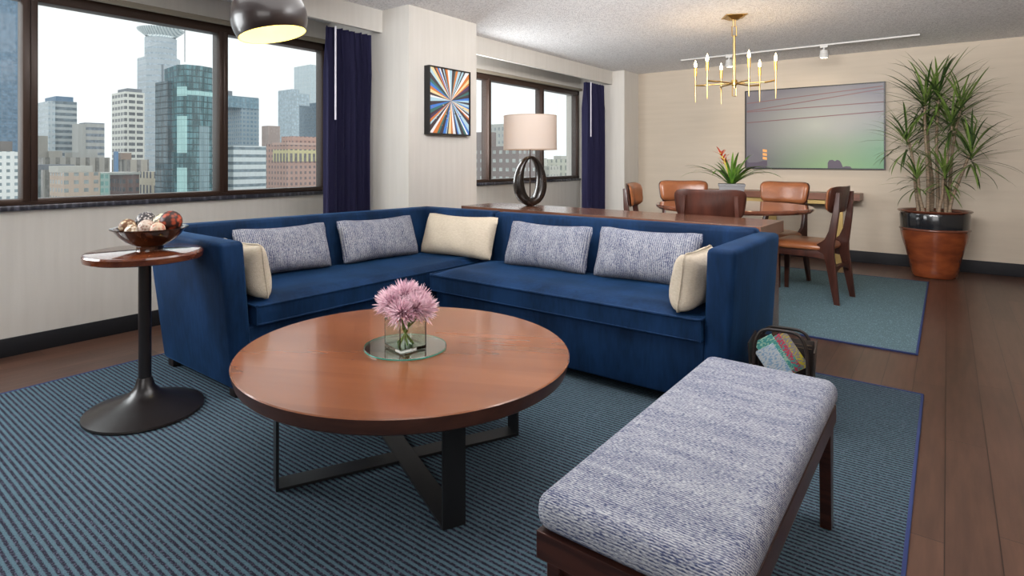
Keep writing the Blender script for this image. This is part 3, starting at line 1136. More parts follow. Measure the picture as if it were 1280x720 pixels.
LX, LY = -2.665, 3.985
TL = thing('table_lamp', 'table lamp with an open dark oval base and linen drum shade on the console', 'lamp', (LX, LY, .7455), math.radians(38.95 + 18))
bm = new()
rings = []
nn = 48
for i in range(nn):
    a = 2 * PI * i / nn
    s_, c_ = math.sin(a), math.cos(a)
    low = (1 - s_) / 2           # 1 at bottom, 0 at top
    X = (.122 + .034 * low) * c_
    Z = .205 + .205 * s_
    # hole
    hx = .064 * c_
    hz = .225 + .160 * s_
    dep = .040 + .022 * low
    if s_ < -.9:
        Z = max(Z, 0.002)
    o_, n_ = Vector((X, 0, Z)), Vector((hx, 0, hz))
    mid = (o_ + n_) / 2
    half = (o_ - n_) / 2
    ring = []
    for k in range(12):
        b = 2 * PI * k / 12
        cb, sb = math.cos(b), math.sin(b)
        cb = abs(cb) ** .7 * (1 if cb >= 0 else -1)
        sb = abs(sb) ** .7 * (1 if sb >= 0 else -1)
        ring.append(bm.verts.new(mid + half * cb + Vector((0, dep * sb, 0))))
    rings.append(ring)
for i in range(nn):
    A, B = rings[i], rings[(i + 1) % nn]
    for k in range(12):
        j = (k + 1) % 12
        bm.faces.new((A[k], A[j], B[j], B[k]))
bmesh.ops.recalc_face_normals(bm, faces=bm.faces[:])
for v in bm.verts:
    if v.co.z < .006:
        v.co.z = 0.0005
obj('lamp_base', bm, mat('black_bronze_glaze', (0.010, 0.007, 0.006), 0.22, spec=.4, coat=.0, noise=(5, (0.028, 0.015, 0.010), (1, 1, 1), .5, .7)), TL, smooth=70)
bm = new(); tube(bm, [(0, 0, .05), (0, 0, .62)], .005, 10); tube(bm, [(0, 0, .46), (0, 0, .50)], .014, 14)
obj('stem', bm, mat('dark_lamp_rod', (0.06, 0.035, 0.025), .3, metal=.6), TL)
bm = new()
lathe(bm, [(.218, .462), (.216, .735)], 72); lathe(bm, [(.215, .735), (.217, .462)], 72)
sh = obj('lamp_shade', bm, M_shade, TL, smooth=60)
bm = new(); lathe(bm, [(.2195, .458), (.2195, .466), (.2165, .466), (.2165, .458), (.2195, .458)], 72)
obj('shade_hem', bm, mat('shade_trim_beige', (.42, .32, .25), .7), TL, smooth=60)
bm = new(); lathe(bm, [(.2175, .731), (.2175, .738), (.2145, .738), (.2145, .731), (.2175, .731)], 72)
for a in (0, 2.09, 4.19):
    tube(bm, [(0, 0, .715), (.215 * math.cos(a), .215 * math.sin(a), .728)], .0018, 6)
obj('shade_spider', bm, mat('shade_trim_beige', (.42, .32, .25), .7), TL, smooth=60)
bm = new(); tube(bm, [(0, 0, .71), (0, 0, .745)], .005, 10); sphere(bm, (0, 0, .748), .008, 12, 8)
obj('finial', bm, M_brass, TL)
M_bulb = mat('warm_bulb', (1, .9, .7), .3, emit=(1.0, .72, .38), emit_s=14)
bm = new(); sphere(bm, (-.055, -.03, .60), .034, 20, 14)
obj('bulb', bm, M_bulb, TL)
pl_ = bpy.data.lights.new('table_lamp_light', 'POINT'); pl_.energy = 2.2; pl_.color = (1.0, .70, .40); pl_.shadow_soft_size = .04
lo = bpy.data.objects.new('table_lamp_light', pl_); lo.location = (-.055, -.03, .60); lo.parent = TL; COL.objects.link(lo)

# ------------------------------------------------------------------ dining set
DT = thing('dining_table', 'round red-brown dining table under the brass chandelier', 'table', (-1.42, 5.17, RZ))
bm = new()
lathe(bm, [(0, .742 - RZ), (.603, .742 - RZ), (.61, .737 - RZ), (.61, .722 - RZ), (.595, .706 - RZ), (0, .706 - RZ)], 96)
obj('table_top', bm, M_dtable, DT, smooth=25)
bm = new()
lathe(bm, [(0, .001), (.27, .001), (.27, .015), (.10, .04), (.05, .08), (.045, .66), (.09, .698), (0, .698)], 48)
obj('pedestal', bm, M_chairwood, DT, smooth=35)


def make_chair():
    """faces +y; origin on the floor under the seat centre"""
    root = thing('dining_chair', '', 'chair', (0, 0, RZ), 0, 'walnut dining chairs with cognac leather')
    # rear legs: splayed foot, wide knee at the rail, raked upright
    for s in (-1, 1):
        xo, xi_ = s * .205, s * .177
        bm = new()
        pts = [(-.300, .001), (-.262, .001), (-.205, .30), (-.188, .385), (-.14, .405), (-.14, .455), (-.196, .49), (-.225, .56), (-.246, .70), (-.267, .862),
               (-.297, .862), (-.288, .70), (-.272, .56), (-.258, .45), (-.258, .38), (-.268, .30)]
        prism(bm, pts, 'x', min(xo, xi_), max(xo, xi_), .004)
        for v in bm.verts:      # uprights converge a little, feet splay a little
            v.co.x += s * (-.020 * max(0, (v.co.z - .45) / .4) + .016 * max(0, (.35 - v.co.z) / .35))
        obj('rear_leg', bm, M_chairwood, root, smooth=30)
        bm = new()
        pts = [(.205, .001), (.235, .001), (.232, .405), (.185, .405), (.190, .30)]
        prism(bm, pts, 'x', min(xo, xi_), max(xo, xi_), .004)
        for v in bm.verts:
            v.co.x += s * .012 * max(0, (.35 - v.co.z) / .35)
        obj('front_leg', bm, M_chairwood, root, smooth=30)
        bm = new()
        prism(bm, [(-.19, .335), (-.12, .352), (.15, .352), (.20, .34), (.20, .405), (-.19, .405)], 'x', min(xo, xi_) + .003, max(xo, xi_) - .003, .003)
        obj('side_rail', bm, M_chairwood, root, smooth=30)
    bm = new(); box(bm, -.178, .178, .195, .218, .345, .405, .003)
    obj('front_rail', bm, M_chairwood, root, smooth=30)
    # arched rear stretcher
    bm = new()
    n = 16
    up, lw = [], []
    for i in range(n + 1):
        x = -.185 + .37 * i / n
        k = (x / .185) ** 2
        lw.append((x, .215 + .050 * (1 - k)))
        up.append((x, .262 + .030 * (1 - k) + .035 * k * k))
    prism(bm, lw + list(reversed(up)), 'y', -.262, -.238, .003)
    obj('rear_stretcher', bm, M_chairwood, root, smooth=40)
    # seat pad
    bm = new()
    ol = []
    for i in range(48):
        a = 2 * PI * i / 48
        ca, sa = math.cos(a), math.sin(a)
        X = .228 * abs(ca) ** .45 * (1 if ca >= 0 else -1)
        Y = .222 * abs(sa) ** .45 * (1 if sa >= 0 else -1)
        X *= 1 + .05 * Y / .2
        ol.append((X, Y))
    lay = [(.96, .405), (1.0, .415), (1.0, .432), (.96, .448), (.82, .462), (.5, .468), (.0, .468)]
    prevr = None
    for sc_, z in lay:
        if sc_ == 0:
            c_ = bm.verts.new((0, 0, z))
            for i in range(48):
                bm.faces.new((prevr[i], prevr[(i + 1) % 48], c_))
            break
        rr = [bm.verts.new((x * sc_, y * sc_, z)) for x, y in ol]
        if prevr is None:
            bm.faces.new(list(reversed(rr)))
        else:
            for i in range(48):
                bm.faces.new((prevr[i], prevr[(i + 1) % 48], rr[(i + 1) % 48], rr[i]))
        prevr = rr
    obj('seat', bm, M_leather, root, smooth=50)
    # curved backrest: wooden shell behind, leather pad in front
    def shell(w, z0, z1, y_off, th, rake, rad, m, nm, bulge=0.0, e=.38):
        bm = new()
        nx, nz = 24, 10
        Fv, Bv = [], []
        for i in range(nx + 1):
            a_, b_ = [], []
            for j in range(nz + 1):
                # superellipse-mapped grid
                u = -1 + 2 * i / nx
                v_ = -1 + 2 * j / nz
                sx = u * (1 - .10 * abs(v_) ** 5)
                sz = v_ * (1 - .16 * abs(u) ** 6)
                X = sx * w
                Z = (z0 + z1) / 2 + sz * (z1 - z0) / 2 - .010 * (1 - u * u) * (1 if v_ > 0 else 0) * v_ + (-.012 * (1 - u * u)) * (1 if v_ < 0 else 0) * -v_ * -1
                X *= 1 + .05 * (v_ > -2) * v_
                Y = y_off - .045 * (1 - (X / w) ** 2) - rake * (Z - z0)
                ed = (max(0, 1 - abs(u) ** 6) * max(0, 1 - abs(v_) ** 4)) ** .4
                a_.append(bm.verts.new((X, Y + th * .25 + (th * .75 + bulge) * ed, Z)))
                b_.append(bm.verts.new((X, Y - (0 if bulge else th * .4) * ed, Z)))
            Fv.append(a_); Bv.append(b_)
        for i in range(nx):
            for j in range(nz):
                bm.faces.new((Fv[i][j + 1], Fv[i + 1][j + 1], Fv[i + 1][j], Fv[i][j]))
                bm.faces.new((Bv[i][j], Bv[i + 1][j], Bv[i + 1][j + 1], Bv[i][j + 1]))
        for i in range(nx):
            bm.faces.new((Fv[i][0], Fv[i + 1][0], Bv[i + 1][0], Bv[i][0]))
            bm.faces.new((Bv[i][-1], Bv[i + 1][-1], Fv[i + 1][-1], Fv[i][-1]))
        for j in range(nz):
            bm.faces.new((Bv[0][j], Bv[0][j + 1], Fv[0][j + 1], Fv[0][j]))
            bm.faces.new((Fv[-1][j], Fv[-1][j + 1], Bv[-1][j + 1], Bv[-1][j]))
        return obj(nm, bm, m, root, smooth=60)
    shell(.232, .690, .915, -.216, .016, .16, 0, M_chairwood, 'back_panel')
    shell(.226, .697, .912, -.203, .012, .16, 0, M_leather, 'back_pad', bulge=.022)
    return root


ch = make_chair()
# place by backrest position; the backrest centre sits .25 behind the chair's origin
def put(o, bx, by, face_deg):
    a = math.radians(face_deg)          # direction the chair faces
    o.location = (bx + .25 * math.cos(a), by + .25 * math.sin(a), RZ)
    o.rotation_euler = (0, 0, a - PI / 2)
put(ch, -.66, 5.40, 172)
ch['label'] = 'walnut dining chair at the right of the table, its whole frame in view'
c = dup(ch, label='dining chair beyond the table, leather back in view, nearest the tall potted plant'); put(c, -1.20, 6.12, 252)
c = dup(ch, label='dining chair whose leather back is partly hidden by another chair’s wooden back'); put(c, -2.06, 5.82, 300)
c = dup(ch, label='dining chair on the near side of the table, its dark wooden back towards the sofa'); put(c, -1.30, 4.20, 104)
c = dup(ch, label='dining chair at the far left of the table, narrow edge-on back beside the pilaster'); put(c, -2.20, 4.94, 12)

# potted bromeliad on the dining table
BR = thing('potted_bromeliad', 'red-flowered bromeliad in a square grey pot on the dining table', 'plant', (-1.42, 5.17, .7425), math.radians(38.95 - 22))
bm = new()
hull8(bm, (-.075, .075, -.075, .075), 0.0005, (-.102, .102, -.102, .102), .175, .004, 2)
obj('pot', bm, mat('grey_zinc_pot', (0.15, 0.15, 0.155), .6, noise=(8, (.16, .16, .17), (1, 1, 1), .4, .6)), BR, smooth=30)
bm = new(); box(bm, -.104, .104, -.104, .104, .160, .178, .003)
obj('pot_rim', bm, MATS['grey_zinc_pot'], BR, smooth=30)
M_leafb = mat('bromeliad_leaf', (0.06, 0.17, 0.020), .35, noise=(12, (.18, .34, .04), (1, 1, 1), .4, .65))


def leaf(bm, base, azim, L_, w, up, droop, n=10, tw=0.0, fold=.25):
    """arching strap leaf"""
    h = Vector((math.cos(azim), math.sin(azim), 0))
    p = Vector(base)
    ang = up
    step = L_ / n
    side0 = Vector((-math.sin(azim), math.cos(azim), 0))
    prev = None
    for i in range(n + 1):
        t = i / n
        ww = w * (0.55 + 1.2 * t if t < .35 else 1.0 * (1 - ((t - .35) / .65) ** 2.2)) if False else w * (math.sin(PI * min(1, .18 + .82 * t)) ** .6) if t < .999 else w * .03
        d = h * math.cos(ang) + Vector((0, 0, 1)) * math.sin(ang)
        nrm = side0.cross(d)
        A = bm.verts.new(p - side0 * ww + nrm * ww * fold * -1)
        C_ = bm.verts.new(p)
        B = bm.verts.new(p + side0 * ww + nrm * ww * fold * -1)
        if prev:
            bm.faces.new((prev[0], prev[1], C_, A))
            bm.faces.new((prev[1], prev[2], B, C_))
        prev = (A, C_, B)
        p = p + d * step
        ang -= droop / n * (0.4 + 1.2 * t)
    return p


rnd = random.Random(5)
leafspec = []
for k in range(26):
    az = 2 * PI * k / 26 * 2.618 + rnd.uniform(-.2, .2)
    inner = k < 9
    leafspec.append((az, rnd.uniform(.24, .34) if inner else rnd.uniform(.32, .46), rnd.uniform(1.1, 1.35) if inner else rnd.uniform(.65, .95),
                     rnd.uniform(.3, .9) if inner else rnd.uniform(1.0, 1.7)))
for az, L_, up, dr in leafspec:
    bm = new()
    leaf(bm, (.012 * math.cos(az), .012 * math.sin(az), .165), az, L_, .0125, up, dr)
    bmesh.ops.solidify(bm, geom=bm.faces[:], thickness=.0012)
    obj('leaf', bm, M_leafb, BR, smooth=60)
bm = new()
# image-left lean of the flower spike, in the pot's own frame
ldir = (Matrix.Rotation(-math.radians(38.95 - 22), 3, 'Z') @ Vector((-.7777, -.6286, 0)))
pts = [Vector((0, 0, .17)), ldir * .02 + Vector((0, 0, .27)), ldir * .055 + Vector((0, 0, .36)), ldir * .095 + Vector((0, 0, .44))]
tube(bm, pts, [.013, .012, .010, .006], 8)
obj('flower_stalk', bm, mat('yellow_green_stalk', (.50, .42, .08), .5), BR)
bm = new()
for k in range(22):
    t = .35 + .65 * k / 21
    base = pts[1].lerp(pts[3], t) if t < 1 else pts[3]
    az = k * 2.4
    leaf(bm, base, az, .06 + .02 * (k % 3) * .5, .008, 1.0 - .4 * (k % 2), .6, 6)
bmesh.ops.solidify(bm, geom=bm.faces[:], thickness=.0015)
obj('flower', bm, mat('coral_bract', (.72, .10, .06), .5, noise=(18, (.80, .28, .12), (1, 1, 1), .4, .65)), BR, smooth=60)

# ------------------------------------------------------------------ wall shelf and picture on the far wall
WS = thing('wall_console', 'shallow walnut console with brass frame against the far wall, below the big picture', 'console table', (-1.5, 7.58, 0))
bm = new(); box(bm, -.85, .785, -.33, 0, .690, .762, .002); obj('table_top', bm, M_shelfwood, WS, smooth=20)
bm = new(); box(bm, -.80, .64, -.28, -.06, .640, .690, .002); obj('brass_apron', bm, M_brassmatte, WS, smooth=20)
for x in (-.62, -.06, .585):
    bm = new(); box(bm, x - .045, x + .045, -.30, -.26, 0.001, .640, .002)
    obj('leg', bm, M_brassmatte, WS, smooth=20)

PW, PH = 1.404, .945
PF = thing('landscape_picture', 'wide framed picture of a grey-green dusk sky with wires on the far wall', 'picture', (-1.219, YF - .002, 1.488))
bm = new()
t = .013
box(bm, -PW / 2, PW / 2, -.040, 0, PH / 2 - t, PH / 2, .001); box(bm, -PW / 2, PW / 2, -.040, 0, -PH / 2, -PH / 2 + t, .001)
box(bm, -PW / 2, -PW / 2 + t, -.040, 0, -PH / 2 + t, PH / 2 - t, .001); box(bm, PW / 2 - t, PW / 2, -.040, 0, -PH / 2 + t, PH / 2 - t, .001)
obj('frame', bm, M_black, PF, smooth=20)
M_pic = mat('dusk_picture', (.3, .3, .3), .35, spec=.4)
g = G(M_pic)
v, x, y, z = g.obj()
hz_ = g.rng(z, -.46, .46)
nz1 = g.noise(v, 2.2, 3)
# radial pale centre, green low and to the right
rr = g.m('SQRT', g.m('ADD', g.m('POWER', g.m('DIVIDE', g.m('ADD', x, -.05), .75), 2), g.m('POWER', g.m('DIVIDE', g.m('ADD', z, -.02), .42), 2)))
pale = g.rng(rr, 1.1, 0.0)
c1 = g.mix(pale, (.135, .125, .145), (.33, .34, .30))
gr = g.m('MULTIPLY', g.rng(z, -.02, -.44), g.rng(x, -.55, .15))
c2 = g.mix(g.m('MULTIPLY', gr, .8), c1, (.22, .38, .17))
gr2 = g.m('MULTIPLY', g.rng(z, .12, -.25), g.rng(x, .30, .68))
c3 = g.mix(g.m('MULTIPLY', gr2, .7), c2, (.10, .28, .15))
g.color(c3)
bm = new(); box(bm, -PW / 2 + t, PW / 2 - t, -.030, -.010, -PH / 2 + t, PH / 2 - t)
canvas = obj('canvas', bm, M_pic, PF, smooth=0)
bm = new()
def strip(bm, p0, p1, w, yy=-.0310):
    p0, p1 = Vector((p0[0], yy, p0[1])), Vector((p1[0], yy, p1[1]))
    d_ = (p1 - p0).normalized()
    n_ = Vector((-d_.z, 0, d_.x)) * w
    vs = [bm.verts.new(q) for q in (p0 - n_, p1 - n_, p1 + n_, p0 + n_)]
    bm.faces.new(vs)
for a, b in (((-.68, .32), (.68, .425)), ((-.68, .225), (.688, .395)), ((-.68, .215), (.688, .255)), ((-.68, .085), (.688, .155))):
    a = (a[0], a[1]); b = (min(b[0], .688), b[1])
    strip(bm, a, b, .0055)
obj('painted_wires', bm, mat('wire_maroon', (.16, .085, .09), .5), canvas, smooth=0)
bm = new()
def poly(bm, pts, yy=-.0312):
    bm.faces.new([bm.verts.new((a, yy, b)) for a, b in pts])
poly(bm, [(-.688, -.459), (-.50, -.459), (-.455, -.459), (-.455, -.375), (-.50, -.375), (-.56, -.395), (-.66, -.40), (-.688, -.36)])
obj('painted_rooftops', bm, mat('rooftop_mauve', (.085, .065, .095), .5), canvas, smooth=0)
bm = new()
poly(bm, [(.17, -.459), (.40, -.459), (.385, -.44), (.345, -.435), (.315, -.445), (.30, -.40), (.285, -.375), (.26, -.365), (.24, -.38), (.215, -.365), (.185, -.37), (.17, -.40)])
obj('painted_rooftops', bm, mat('rooftop_mauve', (.085, .065, .095), .5), canvas, smooth=0)
bm = new()
for k in range(3):
    z0 = -.365 + .045 * k
    poly(bm, [(-.503, z0 + .008), (-.457, z0), (-.457, z0 + .030), (-.503, z0 + .038)], -.0313)
obj('painted_lights', bm, mat('orange_window_paint', (.80, .36, .10), .5), canvas, smooth=0)

# ------------------------------------------------------------------ starburst art on the pillar
SA = thing('starburst_artwork', 'black-framed multicoloured starburst painting on the pillar', 'picture', (-3.173, 3.515, 1.590))
AW, AH, AD = .50, .535, .058
bm = new()
t = .010
box(bm, 0, AD, -AW / 2, -AW / 2 + t, -AH / 2, AH / 2, .001); box(bm, 0, AD, AW / 2 - t, AW / 2, -AH / 2, AH / 2, .001)
box(bm, 0, AD, -AW / 2 + t, AW / 2 - t, -AH / 2, -AH / 2 + t, .001); box(bm, 0, AD, -AW / 2 + t, AW / 2 - t, AH / 2 - t, AH / 2, .001)
obj('frame', bm, M_black, SA, smooth=20)
pal = {'k': (.060, .045, .055), 'b': (.42, .62, .72), 'B': (.06, .20, .60), 'o': (.62, .20, .05), 'y': (.82, .66, .36), 'w': (.82, .84, .86), 'g': (.05, .17, .16), 'p': (.09, .05, .13)}
pm = [mat('paint_%s' % n_, c_, .5) for n_, c_ in (('umber', pal['k']), ('pale_blue', pal['b']), ('blue', pal['B']), ('orange', pal['o']),
                                               ('cream', pal['y']), ('white', pal['w']), ('teal', pal['g']), ('plum', pal['p']))]
order = 'kbBoywgp'
seq = 'bBkgkpoyowkbkbogkbwokbkwBokybkgBoykwbkBgkpobkwogkBbkyowkBbkgwBbkowkbyBbk'
hw, hh = AW / 2 - .010, AH / 2 - .010
ccy, ccz = .015, .010
rnd = random.Random(11)
wts = [rnd.uniform(.5, 1.5) for _ in seq]
tot = sum(wts)
bm = new()
def edge_pt(a):
    dy, dz = math.cos(a), math.sin(a)
    ts = []
    if dy > 1e-6: ts.append((hw - ccy) / dy)
    if dy < -1e-6: ts.append((-hw - ccy) / dy)
    if dz > 1e-6: ts.append((hh - ccz) / dz)
    if dz < -1e-6: ts.append((-hh - ccz) / dz)
    t_ = min(ts)
    return (AD - .012, ccy + dy * t_, ccz + dz * t_)
corners = sorted(math.atan2(sz * hh - ccz, sy_ * hw - ccy) % (2 * PI) for sz in (-1, 1) for sy_ in (-1, 1))
acc = 0.0
for k, s_ in enumerate(seq):
    a0 = 2 * PI * acc / tot
    acc += wts[k]
    a1 = 2 * PI * acc / tot
    brk = [a0] + [c_ for c_ in corners if a0 < c_ < a1] + [a1]
    pts = [(AD - .012, ccy, ccz)] + [edge_pt(a) for a in brk]
    f_ = bm.faces.new([bm.verts.new(p) for p in pts])
    f_.material_index = order.index(s_)
rays = bm
for k in range(26):
    a = rnd.uniform(3.3, 6.1)
    r_ = rnd.uniform(.08, .24)
    cy_, cz_ = ccy + r_ * math.cos(a), ccz + r_ * math.sin(a)
    if abs(cy_) < hw - .02 and abs(cz_) < hh - .02:
        q = .004
        f_ = bm.faces.new([bm.verts.new((AD - .0115, cy_ + dy * rnd.uniform(.6, 1.6), cz_ + dz * rnd.uniform(.6, 1.4))) for dy, dz in ((-q, -q * .6), (q, -q), (q * 1.2, q), (-q, q * .7))])
        f_.material_index = rnd.choice((3, 4, 0))
obj('canvas', bm, pm, SA, smooth=0)
bm = new(); box(bm, .002, AD - .014, -hw, hw, -hh, hh); obj('backing', bm, M_black, SA, smooth=0)

# ------------------------------------------------------------------ tall dracaena
DP = thing('potted_dracaena', 'tall spiky dracaena in a black-banded terracotta pot by the far wall', 'plant', (-.10, 7.10, 0))
bm = new()
prof = [(0, .001), (.165, .001), (.178, .006), (.190, .025), (.196, .06), (.215, .16), (.245, .27), (.272, .36), (.285, .43), (.287, .452)]
lathe(bm, [(a * .93, b) for a, b in prof + [(.26, .452), (0, .44)]], 72)
obj('pot', bm, mat('glazed_terracotta', (.235, .058, .018), .22, coat=.3, noise=(5, (.13, .03, .012), (1, 1, 2.5), .38, .65)), DP, smooth=35)
bm = new()
lathe(bm, [(a * .93, b) for a, b in [(.285, .452), (.286, .47), (.292, .60), (.285, .62), (.262, .62), (.262, .56), (.262, .46)]], 72)
obj('glazed_band', bm, mat('black_glaze', (.012, .013, .016), .16, coat=.5), DP, smooth=35)['label'] = 'black glazed band'
bm = new()
lathe(bm, [(a * .93, b) for a, b in [(.288, .448), (.295, .455), (.295, .465), (.287, .472)]], 72)
lathe(bm, [(a * .93, b) for a, b in [(.280, .612), (.300, .622), (.312, .634), (.306, .642), (.275, .636), (.262, .62)]], 72)
obj('rims', bm, mat('red_brown_glaze', (.12, .035, .018), .22, coat=.4), DP, smooth=50)
bm = new()
lathe(bm, [(a * .93, b) for a, b in [(.263, .600), (.20, .612), (.10, .622), (0, .625)]], 40)
for v in bm.verts:
    v.co.z += rnd.uniform(-.006, .010)
obj('soil', bm, mat('dry_moss', (.16, .095, .03), .95, noise=(40, (.06, .04, .015), (1, 1, 1), .4, .6), bump=(60, .8, (1, 1, 1))), DP, smooth=60)
M_cane = mat('dracaena_cane', (.30, .22, .15), .8, noise=(30, (.17, .12, .08), (1, 1, 6), .4, .6))
M_leafd = [mat('dracaena_leaf', (.075, .135, .025), .38, noise=(9, (.15, .22, .05), (1, 1, 1), .35, .65)),
           mat('dracaena_leaf_dark', (.030, .060, .014), .42)]
# cane base offset, head position in metres (local), number of leaves, leaf length
canes = [((-.05, -.06), (-.070, .03, 1.70), 70, .54), ((.02, .05), (.03, .06, 1.76), 64, .58), ((.08, .0), (.13, .03, 1.50), 64, .52),
         ((-.12, .04), (-.21, -.02, 1.34), 56, .46), ((.12, -.04), (.27, -.05, 1.20), 60, .48), ((.04, -.10), (.08, -.10, 1.00), 50, .40),
         ((-.02, .12), (-.05, .14, 1.46), 46, .46), ((.10, .08), (.20, .08, 1.64), 46, .48), ((-.09, -.08), (-.13, -.10, .98), 36, .34)]
for k, ((bx, by), (hx, hy_, hz), nl, ll) in enumerate(canes):
    rnd = random.Random(100 + k)
    bm = new()
    pts = []
    for i in range(9):
        t_ = i / 8
        pts.append((bx + (hx - bx) * t_ ** 1.6 + .008 * math.sin(6 * t_ + k), by + (hy_ - by) * t_ ** 1.6, .60 + (hz - .60) * t_))
    tube(bm, pts, [.016 - .006 * i / 8 for i in range(9)], 8)
    cane = obj('cane', bm, M_cane, DP, smooth=60)
    bm = new()
    nl = int(nl * .8)
    for i in range(nl):
        t_ = i / nl
        az = i * 2.39996 + rnd.uniform(-.2, .2)
        up = 1.30 - 1.9 * t_ + rnd.uniform(-.2, .2)
        L_ = ll * rnd.uniform(.72, 1.0) * (0.8 + .3 * math.sin(PI * min(1, t_ + .2)))
        bz = hz - .14 * t_
        f0 = len(bm.faces)
        # keep leaves from passing through the wall behind
        reach = math.sin(az) * L_ * math.cos(max(-.2, min(1.2, up)))
        if hy_ + reach > .46:
            L_ *= max(.35, (.46 - hy_) / reach)
        leaf(bm, (hx, hy_, bz), az, L_, rnd.uniform(.0072, .0105), up, rnd.uniform(.3, 1.3), 7)
        if rnd.random() < .35:
            bm.faces.ensure_lookup_table()
            for f_ in bm.faces[f0:]:
                f_.material_index = 1
    for v in bm.verts:
        v.co.y = min(v.co.y, .485)
    obj('foliage', bm, M_leafd, cane, smooth=60)

# ------------------------------------------------------------------ chandelier
CH = thing('chandelier', 'brass six-light chandelier with candle bulbs hanging over the dining table', 'chandelier', (-1.36, 5.03, ZC))
bm = new()
hull8(bm, (-.03, .03, -.03, .03), -.032, (-.075, .075, -.075, .075), -.004, .002, 1)
box(bm, -.082, .082, -.082, .082, -.006, -.0005, .001)
obj('canopy', bm, M_brass, CH, rot=(0, 0, math.radians(30)), smooth=20)
bm = new()
def ring_link(bm, z0, z1, w, r_, ang):
    ca, sa = math.cos(ang) * w, math.sin(ang) * w
    tube(bm, [(ca, sa, z0), (ca, sa, z1), (-ca, -sa, z1), (-ca, -sa, z0), (ca, sa, z0)], r_, 8)
ring_link(bm, -.085, -.030, .010, .0035, 1.0)
ring_link(bm, -.165, -.085, .018, .0045, math.radians(39))
obj('chain', bm, M_brass, CH, smooth=40)
bm = new()
tube(bm, [(0, 0, -.160), (0, 0, -.535)], .0095, 12)
lathe(bm, [(0, -.525), (.022, -.525), (.024, -.535), (.024, -.565), (.015, -.572), (.015, -.590), (0, -.590)], 20)
obj('stem', bm, M_brass, CH, smooth=40)
bm = new(); ring_link(bm, -.655, -.590, .016, .0045, math.radians(39)); obj('finial', bm, M_brass, CH, smooth=40)
M_flame = mat('candle_bulb_glow', (1, .85, .5), .2, emit=(1.0, .66, .28), emit_s=60)
M_sock = mat('golden_candle_sleeve', (.75, .42, .10), .3, metal=.7)
for k, ang in enumerate((5, 65, 125, 185, 245, 305)):
    a = math.radians(ang)
    ca, sa = math.cos(a), math.sin(a)
    R_ = .305
    bm = new()
    b2 = a + .16
    tube(bm, [(0, 0, -.553), (.225 * math.cos(b2), .225 * math.sin(b2), -.553)], .0058, 10)
    tube(bm, [(.225 * math.cos(b2), .225 * math.sin(b2), -.556), (R_ * ca, R_ * sa, -.548)], .0075, 10)
    arm = obj('arm', bm, M_brass, CH, smooth=40)
    bm = new()
    tube(bm, [(R_ * ca, R_ * sa, -.690), (R_ * ca, R_ * sa, -.62), (R_ * ca, R_ * sa, -.45)], [.0028, .0055, .0066], 12)
    obj('candle_rod', bm, M_brass, arm, smooth=40)
    bm = new()
    tube(bm, [(R_ * ca, R_ * sa, -.468), (R_ * ca, R_ * sa, -.395)], .0115, 14)
    obj('candle_sleeve', bm, M_sock, arm, smooth=40)
    bm = new()
    lathe(bm, [(0, -.397), (.006, -.395), (.0105, -.382), (.010, -.368), (.005, -.350), (.001, -.335), (0, -.334)], 14, (R_ * ca, R_ * sa, 0))
    obj('candle_bulb', bm, M_flame, arm, smooth=60)['label'] = 'glowing candle bulb'
    ld = bpy.data.lights.new('candle_light', 'POINT'); ld.energy = 0.7; ld.color = (1.0, .74, .45); ld.shadow_soft_size = .03
    lo = bpy.data.objects.new('candle_light', ld); lo.location = (R_ * 1.12 * ca, R_ * 1.12 * sa, -.330); lo.parent = CH; COL.objects.link(lo)

# ------------------------------------------------------------------ track light
TK = thing('track_light', 'white ceiling track with two spot heads near the far wall', 'track light', (-1.32, 6.83, ZC))
bm = new(); box(bm, -1.12, 1.12, -.013, .013, -.016, -.0005, .002); obj('track', bm, M_white, TK, smooth=20)
for x in (.34, -.58):
    bm = new()
    box(bm, x - .035, x + .035, -.014, .014, -.036, -.015, .003)
    tube(bm, [(x, 0, -.036), (x, 0, -.062)], .009, 10)
    tube(bm, [(x, -.036, -.066), (x, .036, -.066)], .008, 10)
    hd = obj('spot_head', bm, M_white, TK, smooth=40)
    bm = new()
    lathe(bm, [(0, -.060), (.030, -.060), (.036, -.068), (.036, -.094), (.040, -.098), (.044, -.135), (.040, -.137), (.034, -.11), (0, -.11)], 28, (x, 0, 0))
    obj('lamp_can', bm, M_white, hd, smooth=40)

# ------------------------------------------------------------------ globe pendant
PX, PY, PZ = -2.511, 1.532, 1.795
PD = thing('pendant_lamp', 'dark brown globe pendant lamp with a lit yellow inside, by the window', 'lamp', (PX, PY, PZ))
Rg = .175
tilt = Matrix.Rotation(math.radians(-11), 4, Vector((-.6286, .7777, 0)))
cut = math.acos(-.080 / Rg)
def cap(r_, n0=0.12, n=26):
    return [(r_ * math.sin(n0 + (cut - n0) * i / n), r_ * math.cos(n0 + (cut - n0) * i / n)) for i in range(n + 1)]
bm = new(); lathe(bm, cap(Rg), 72)
bmesh.ops.transform(bm, matrix=tilt, verts=bm.verts[:])
obj('globe_shade', bm, mat('brown_enamel', (.020, .011, .010), .33, spec=.6, coat=.3), PD, smooth=60)
bm = new(); lathe(bm, cap(Rg - .003), 72)
rim = cap(Rg)[-1]; rim2 = cap(Rg - .003)[-1]
lathe(bm, [rim, rim2], 72)
bmesh.ops.transform(bm, matrix=tilt, verts=bm.verts[:])
obj('inner_reflector', bm, mat('pale_yellow_enamel', (.95, .80, .34), .4), PD, smooth=60)['label'] = 'bright yellow inside'
bm = new(); sphere(bm, (0, 0, .015), .045, 24, 16)
obj('bulb', bm, mat('white_bulb', (1, 1, .9), .2, emit=(1.0, .93, .70), emit_s=9), PD)
